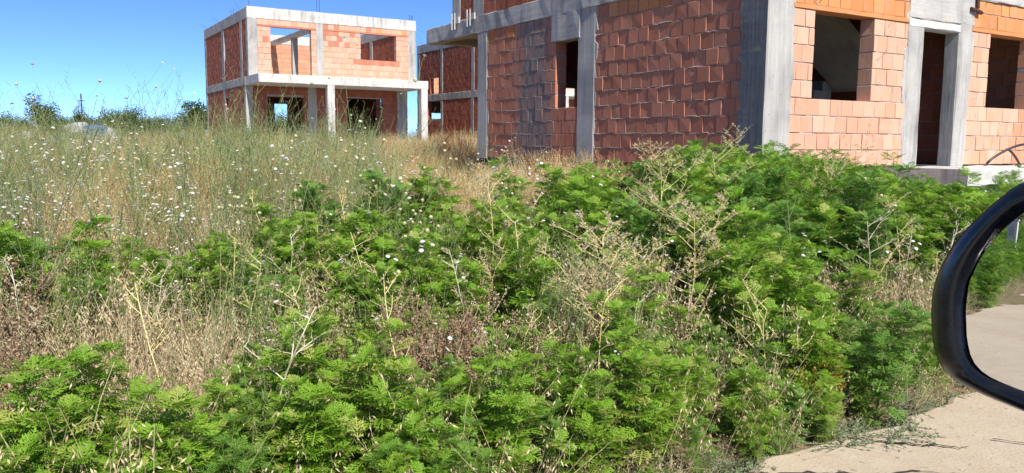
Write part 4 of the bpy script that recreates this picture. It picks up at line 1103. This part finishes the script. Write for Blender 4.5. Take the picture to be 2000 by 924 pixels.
# a tall blurred twiggy chicory-like weed at the road
mbx, tp = wiry_mesh(801, 1.45, 3, .1); e = empty('wiry_weed', at(-2.55, 4.0)); tag(e, 'tall bare wiry weed whose thin twigs reach into the open sky', 'weed'); mbx.obj('stem', M['greyg'], e)

# creeping knotweed on the road edge
KN = []
for k in range(4):
    r = random.Random(k); mb = MB()
    for j in range(12):
        a = r.uniform(0, 6.28); P = bend((0, 0, .012), (math.cos(a), math.sin(a), .12), r.uniform(.08, .24), 6, -.12, r, .35); P[:, 2] = np.maximum(P[:, 2], .008); mb.tube(P, .0012, 3)
        for q in range(16):
            x = r.uniform(.5, 5.99); i = int(x); c = P[i] + (P[i+1] - P[i]) * (x - i); b = r.uniform(0, 6.28); spikelet(mb, c, (math.cos(b), math.sin(b), r.uniform(.1, .9)), r.uniform(.012, .022), .008, r)
    KN.append(mb.mesh('knotweed', M['greyg']))
r = random.Random(77); pts = []
for k in range(230):
    u_ = r.uniform(-3, 8); n_ = road_edge(u_) + r.gauss(.09, .06); p = to_world(u_, n_); pts.append((p[0], p[1], (0.002 if n_ < road_edge(u_) else ground(p[0], p[1])), r.uniform(0, 6.28), r.uniform(.6, 1.1), r.randrange(4)))
for (u_, n_) in ((3.2, 2.3), (3.35, 2.33), (3.5, 2.26)):
    p = to_world(u_, n_); pts.append((p[0], p[1], .003, r.uniform(0, 6.28), 1.0, r.randrange(4)))
scatter('creeping_knotweed', KN, pts, 'grey-green creeping knotweed and litter spreading onto the concrete road edge', 'weeds')

# ------------------------------------------------------------------ far trees, rubbish heap, posts
def tree_mesh(seed, H, W, nl=5200):
    r = random.Random(seed); tr = MB(); cr = MB()
    main = bend((0, 0, -.3), (r.gauss(0, .08), r.gauss(0, .08), 1), H * .72, 6, .1, r, .2); tr.tube(main, np.linspace(.05 * H ** .8, .012 * H, 7), 7)
    ctr = []
    for k in range(15):
        i = r.randint(2, 6); a = r.uniform(0, 6.28); L = W * r.uniform(.25, .52); P = bend(main[i], (math.cos(a), math.sin(a), r.uniform(.1, 1.1)), L, 4, .3, r, .3); tr.tube(P, np.linspace(.02 * H ** .7, .005 * H, 5), 4)
        ctr.append((P[-1], W * r.uniform(.15, .25))); ctr.append((P[2], W * r.uniform(.12, .2)))
    ctr.append((main[-1], W * .2))
    for k in range(nl):
        c, q = ctr[r.randrange(len(ctr))]; d = np.array([r.gauss(0, 1), r.gauss(0, 1), r.gauss(0, .75)]); d = d / np.linalg.norm(d) * q * r.random() ** .4; p = c + d
        L = .05 * H * r.uniform(.6, 1.3); Rm = frame((r.gauss(0, 1), r.gauss(0, 1), r.gauss(0, .6)), (0, 0, 1), r.uniform(0, 3))
        cr.add((np.array([(0, 0, 0), (.5, .32, .08), (1, 0, 0), (.5, -.32, .08)]) * L) @ Rm + p, [(0, 1, 2), (0, 2, 3)])
    return tr, cr
TREES = []
for k, (H_, W_) in enumerate(((5.0, 5.0), (4.2, 5.5), (5.5, 4.6), (3.2, 4.5))):
    t_, c_ = tree_mesh(150 + k, H_, W_); TREES.append((t_.mesh('trunk', M['bark']), c_.mesh('crown', M['tree'])))
def tree(x, y, k, sc, lb, grp='trees along the horizon', z=None):
    e = empty('tree', (x, y, ground(x, y) if z is None else z), (x * 7) % 6.28); e.scale = (sc, sc, sc); tag(e, lb, 'tree', grp); link('trunk', TREES[k][0], e); link('crown', TREES[k][1], e)
tree(-34.5, 60, 0, .60, 'dark round tree standing alone on the horizon beyond the rubbish heap')
for k, px in enumerate(tuple(range(-45, 62, 13)) + tuple(range(108, 350, 11))):
    y = 76 + 4 * (k % 4); tree((px - 1000) / 1587 * y, y, (1, 3, 1, 3, 0, 1, 3, 1, 3, 1)[k % 10], (.48, .56, .50, .62, .52, .58, .64, .54)[k % 8] * (1.2 if 215 < px < 262 else .95), 'low dark bushy tree in the horizon row behind the rubbish heap')
tree(-24.3, 62, 2, .60, 'bushy tree beside the balcony house side wall, on the horizon'); tree(-25.7, 66, 1, .55, 'low tree touching the one beside the balcony house side wall')
for k, (px, y, sc) in enumerate(((560, 64, .55), (585, 66, .62), (735, 62, .62), (750, 66, .55), (822, 70, .5), (845, 72, .48))):
    tree((px - 1000) / 1587 * y, y, (1, 2, 2, 1, 3, 1)[k], sc, 'green tree glimpsed through the openings behind the brick houses', 'trees behind the houses')
for k in range(46):
    px = -500 + 2500 * k / 46 + 30 * rng.random(); y = 130 + 60 * rng.random(); tree((px - 1000) / 1587 * y, y, rng.randrange(4), rng.uniform(.45, .7), 'faint low tree in the distant row closing the horizon', 'distant tree row')
for k in range(14):
    p = to_world(-45 - 8 * k - rng.random() * 5, 10 + rng.random() * 10 + .6 * k); tree(p[0], p[1], rng.randrange(4), rng.uniform(.8, 1.2), 'roadside tree beyond the weeds, seen only in the wing mirror', 'roadside trees behind the car')

# rubbish heap of sacks
def sack(x, y, z, sx, sy, sz, seed, mt, name, lb, grp):
    bm = bmesh.new(); bmesh.ops.create_icosphere(bm, subdivisions=3, radius=1.0); r = np.random.RandomState(seed); ph = r.rand(12) * 6.28
    for v in bm.verts:
        c = v.co; k = 1 + .16 * math.sin(3.1 * c.x + ph[0]) * math.sin(2.7 * c.y + ph[1]) + .10 * math.sin(7 * c.z + ph[2] + 4 * c.x) + .06 * math.sin(11 * c.y + ph[3])
        v.co = Vector((c.x * sx * k, c.y * sy * k, max(c.z, -.6) * sz * k))
    me = bpy.data.meshes.new(name); bm.to_mesh(me); bm.free(); me.materials.append(mt); o = link(name, me, None, (x, y, z), (0, 0, seed)); tag(o, lb, 'sack', grp); return o
M['sack_w'] = mat_concrete('white_woven_sack', (0.46, 0.46, 0.45), (0.34, 0.34, 0.34), (0.22, 0.21, 0.19), sc=5.0); M['sack_b'] = mat_plain('blue_plastic', (0.07, 0.17, 0.38), .6); M['sack_y'] = mat_plain('tan_sack', (0.50, 0.38, 0.20), .8)
hy = 26.0
for k, (px, dz, sx, mt, lb) in enumerate(((128, .62, .45, 'sack_w', 'white rubbish sack at the outer end of the heap in the field'), (148, .78, .5, 'sack_w', 'white rubbish sack leaning on the heap beside the end sack'), (165, .95, .55, 'sack_w', 'large white rubbish sack on top of the heap in the field'), (178, .80, .45, 'sack_y', 'tan rubbish sack below the blue one on the heap'), (187, 1.0, .28, 'sack_b', 'bright blue plastic bag lying on the rubbish heap'), (200, .80, .45, 'sack_w', 'white rubbish sack at the blue bag end of the heap'), (226, .62, .4, 'sack_w', 'small separate white sack beyond the heap in the flowers'), (30, .55, .4, 'sack_w', 'white sack lying apart from the heap in the weeds'), (55, .58, .4, 'sack_w', 'grey-white sack beside the white sack lying apart in the weeds'))):
    sack((px - 1000) / 1587 * hy, hy + .3 * (k % 2), ground((px - 1000) / 1587 * hy, hy) + dz - .26, sx, .42, .30 if mt != 'sack_b' else .2, k + 1, M[mt], 'rubbish_sack', lb, 'rubbish sacks')
hp = MB(); V = []
cx = (170 - 1000) / 1587 * hy
for i in range(17):
    for j in range(13):
        a, b = (i / 8 - 1), (j / 6 - 1); V.append((cx + a * 1.5, hy + .3 + b * 1.1, ground(cx, hy) - .1 + .85 * max(0, 1 - a*a) * max(0, 1 - b*b) + .05 * math.sin(9*a) * math.sin(8*b)))
hp.add(V, [(i*13+j, (i+1)*13+j, (i+1)*13+j+1, i*13+j+1) for i in range(16) for j in range(12)]); o = hp.obj('rubble_mound', M['conc_old'], smooth=True); tag(o, 'grey rubble mound under the white rubbish sacks in the field', 'rubble')
f = MB(); px_ = (167 - 1000) / 1587 * 70; f.tube([(px_, 70, .9), (px_, 70, 5.2)], .06, 6, True); f.tube([(px_ - .3, 70, 4.6), (px_ + .3, 70, 4.6)], .03, 5, True); o = f.obj('utility_pole', M['bark']); tag(o, 'thin distant utility pole rising from the tree row on the horizon', 'pole')

# white meter post behind the car on the verge
e = empty('meter_post', tuple(to_world(-24.3, 4.05, .22)), PSI); tag(e, 'white concrete meter post on the weedy verge, reflected in the wing mirror', 'post')
f = MB(); f.box((-.11, -.11, -.2), (.11, .11, .95)); f.obj('post', M['conc_pale'], e); f = MB(); f.box((-.13, -.13, .95), (.13, .13, 1.0)); f.obj('cap', M['conc_h'], e); f = MB(); f.box((.111, -.06, .55), (.125, .06, .8)); f.obj('meter_door', M['conc_h'], e)

# ------------------------------------------------------------------ the car the picture is taken from
def car():
    C_ = empty('car', (0, 0, 0), PSI); tag(C_, 'dark car whose black wing mirror juts in over the concrete road', 'car')
    paint = NB('black_car_paint').out((0.010, 0.011, 0.016), .16, None, .5); pb = NB('black_mirror_plastic'); pn = pb.noise(30, 6, .75); plast = pb.out(pb.mix(pb.math('MULTIPLY', pb.ramp(pn, .5, .8), .25), (0.011, 0.012, 0.016), (.09, .085, .075)), pb.math('ADD', .16, pb.math('MULTIPLY', pb.ramp(pn, .4, .8), .3)), None, .5)
    rubber = mat_plain('tyre_rubber', (.02, .02, .02), .8); steel = mat_plain('wheel_rim', (.45, .45, .46), .35, .5, .8)
    W0, W1 = .16, -1.62               # body sides across the road
    prof = [(-2.2, .45), (-2.25, .75), (-2.15, 1.02), (-1.2, 1.04), (1.05, 1.00), (2.1, .88), (2.42, .70), (2.45, .40), (2.1, .28), (-1.9, .28)]
    mb = MB(); V = []
    for (y, k) in ((W0, .96), (W0 - .06, 1.0), (W1 + .06, 1.0), (W1, .96)):
        for (x, z) in prof: V.append((.1 + (x - .1) * k, y, .65 + (z - .65) * k))
    n = len(prof); mb.add(V, [(i*n+j, i*n+(j+1) % n, (i+1)*n+(j+1) % n, (i+1)*n+j) for i in range(3) for j in range(n)] + [tuple(range(n))[::-1], tuple(3*n + j for j in range(n))])
    mb.obj('body', paint, C_)
    rf = MB(); rf.box((-1.7, W1 + .16, 1.62), (.25, W0 - .14, 1.66)); rf.obj('roof', paint, C_)
    for (a, b) in (((1.15, W0 - .03, 1.0), (.25, W0 - .16, 1.63)), ((1.15, W1 + .03, 1.0), (.25, W1 + .16, 1.63)), ((-.55, W0 - .02, 1.02), (-.62, W0 - .15, 1.63)), ((-.55, W1 + .02, 1.02), (-.62, W1 + .15, 1.63)), ((-2.0, W0 - .03, 1.0), (-1.7, W0 - .16, 1.63)), ((-2.0, W1 + .03, 1.0), (-1.7, W1 + .16, 1.63))):
        f = MB(); f.tube([a, b], .035, 6, True); f.obj('pillar', paint, C_)
    for x in (-1.4, 1.5):
        for y in (W0 + .005, W1 - .005):
            f = MB(); f.tube([(x, y - .11, .32), (x, y + .11, .32)], .32, 22, True); w = f.obj('wheel', rubber, C_); f = MB(); f.tube([(x, y - .116, .32), (x, y + .116, .32)], .20, 14, True); f.obj('rim', steel, w)
    # wing mirror
    wm = empty('wing_mirror', (0, 0, 0), 0, C_)
    outer = [(.25, 1.388), (.30, 1.386), (.3501, 1.3718), (.369, 1.3539), (.3869, 1.3352), (.402, 1.3145), (.4124, 1.2926), (.4177, 1.2733), (.4183, 1.2545), (.4158, 1.2314), (.4116, 1.2135), (.4031, 1.2004), (.39, 1.193), (.3653, 1.1882), (.3358, 1.1841), (.28, 1.176), (.235, 1.18), (.21, 1.21), (.205, 1.28), (.215, 1.36)]
    glass = [(.26, 1.362), (.31, 1.362), (.3431, 1.3464), (.3578, 1.3297), (.3707, 1.3068), (.3776, 1.2849), (.3782, 1.2627), (.375, 1.2366), (.3699, 1.2199), (.3593, 1.2101), (.3466, 1.2063), (.3322, 1.2032), (.28, 1.196), (.245, 1.20), (.228, 1.22), (.224, 1.28), (.235, 1.345)]
    def smooth_loop(P, m):
        P = np.array(P); q = np.vstack([P, P[:1]]); d = np.concatenate([[0], np.cumsum(np.linalg.norm(np.diff(q, axis=0), axis=1))]); t = np.linspace(0, d[-1], m, endpoint=False)
        Q = np.stack([np.interp(t, d, q[:, 0]), np.interp(t, d, q[:, 1])], 1)
        for _ in range(2): Q = .5 * Q + .25 * np.roll(Q, 1, 0) + .25 * np.roll(Q, -1, 0)
        return Q
    m_ = 72; O = smooth_loop(outer, m_); G = smooth_loop(glass, m_)
    # start both loops at matching angles
    def by_angle(Q, c):
        a = np.arctan2(Q[:, 1] - c[1], Q[:, 0] - c[0]); o = np.argsort(a); return Q[o], a[o]
    c0 = np.array([.305, 1.28]); Oq, Oa = by_angle(smooth_loop(outer, 400), c0); Gq, Ga = by_angle(smooth_loop(glass, 400), c0)
    ang = np.linspace(-math.pi, math.pi, m_, endpoint=False)
    pick = lambda Q, A: np.stack([np.interp(ang, A, Q[:, 0], period=2*math.pi), np.interp(ang, A, Q[:, 1], period=2*math.pi)], 1)
    O, G = pick(Oq, Oa), pick(Gq, Ga)
    rings = [(.700, G * .985 + c0 * .015), (.684, G), (.676, G + (O - G) * .22), (.677, G + (O - G) * .55), (.686, G + (O - G) * .86), (.700, O), (.722, c0 + (O - c0) * 1.0), (.76, c0 + (O - c0) * .95), (.80, c0 + (O - c0) * .80), (.825, c0 + (O - c0) * .5), (.832, c0 + (O - c0) * .1)]
    mb = MB(); V = [(x, p[0], p[1]) for (x, Q) in rings for p in Q]
    mb.add(V, [(i*m_+j, (i+1)*m_+j, (i+1)*m_+(j+1) % m_, i*m_+(j+1) % m_) for i in range(len(rings)-1) for j in range(m_)] + [tuple((len(rings)-1)*m_ + j for j in range(m_))])
    mb.obj('mirror_housing', plast, wm, smooth=True)
    nrm = np.array([-.98637, -.16013, .03782]); p0 = np.array([.692, c0[0], c0[1]])
    # glass sheet: outline dropped on the tilted plane
    mb = MB(); V = []
    for p in c0 + (G - c0) * 1.0:
        x = p0[0] - (nrm[1] * (p[0] - p0[1]) + nrm[2] * (p[1] - p0[2])) / nrm[0]; V.append((x, p[0], p[1]))
    mb.add(V, [tuple(range(m_))[::-1]]); b = NB('mirror_silver'); mg = b.out((.80, .82, .84), .0, None, .5, 1.0); go = mb.obj('mirror_glass', mg, wm)
    f = MB(); P = [(.735, .419, z) for z in np.linspace(1.235, 1.285, 6)]; f.tube(P, [.002, .006, .007, .007, .006, .002], 6, True); f.obj('side_indicator', mat_plain('clear_lens', (.62, .58, .45), .15), wm, smooth=True)
    f = MB(); f.tube([(.78, .10, 1.06), (.775, .17, 1.12), (.765, .25, 1.19)], [.045, .035, .03], 10, True); f.obj('mirror_arm', plast, wm, smooth=True)
car()
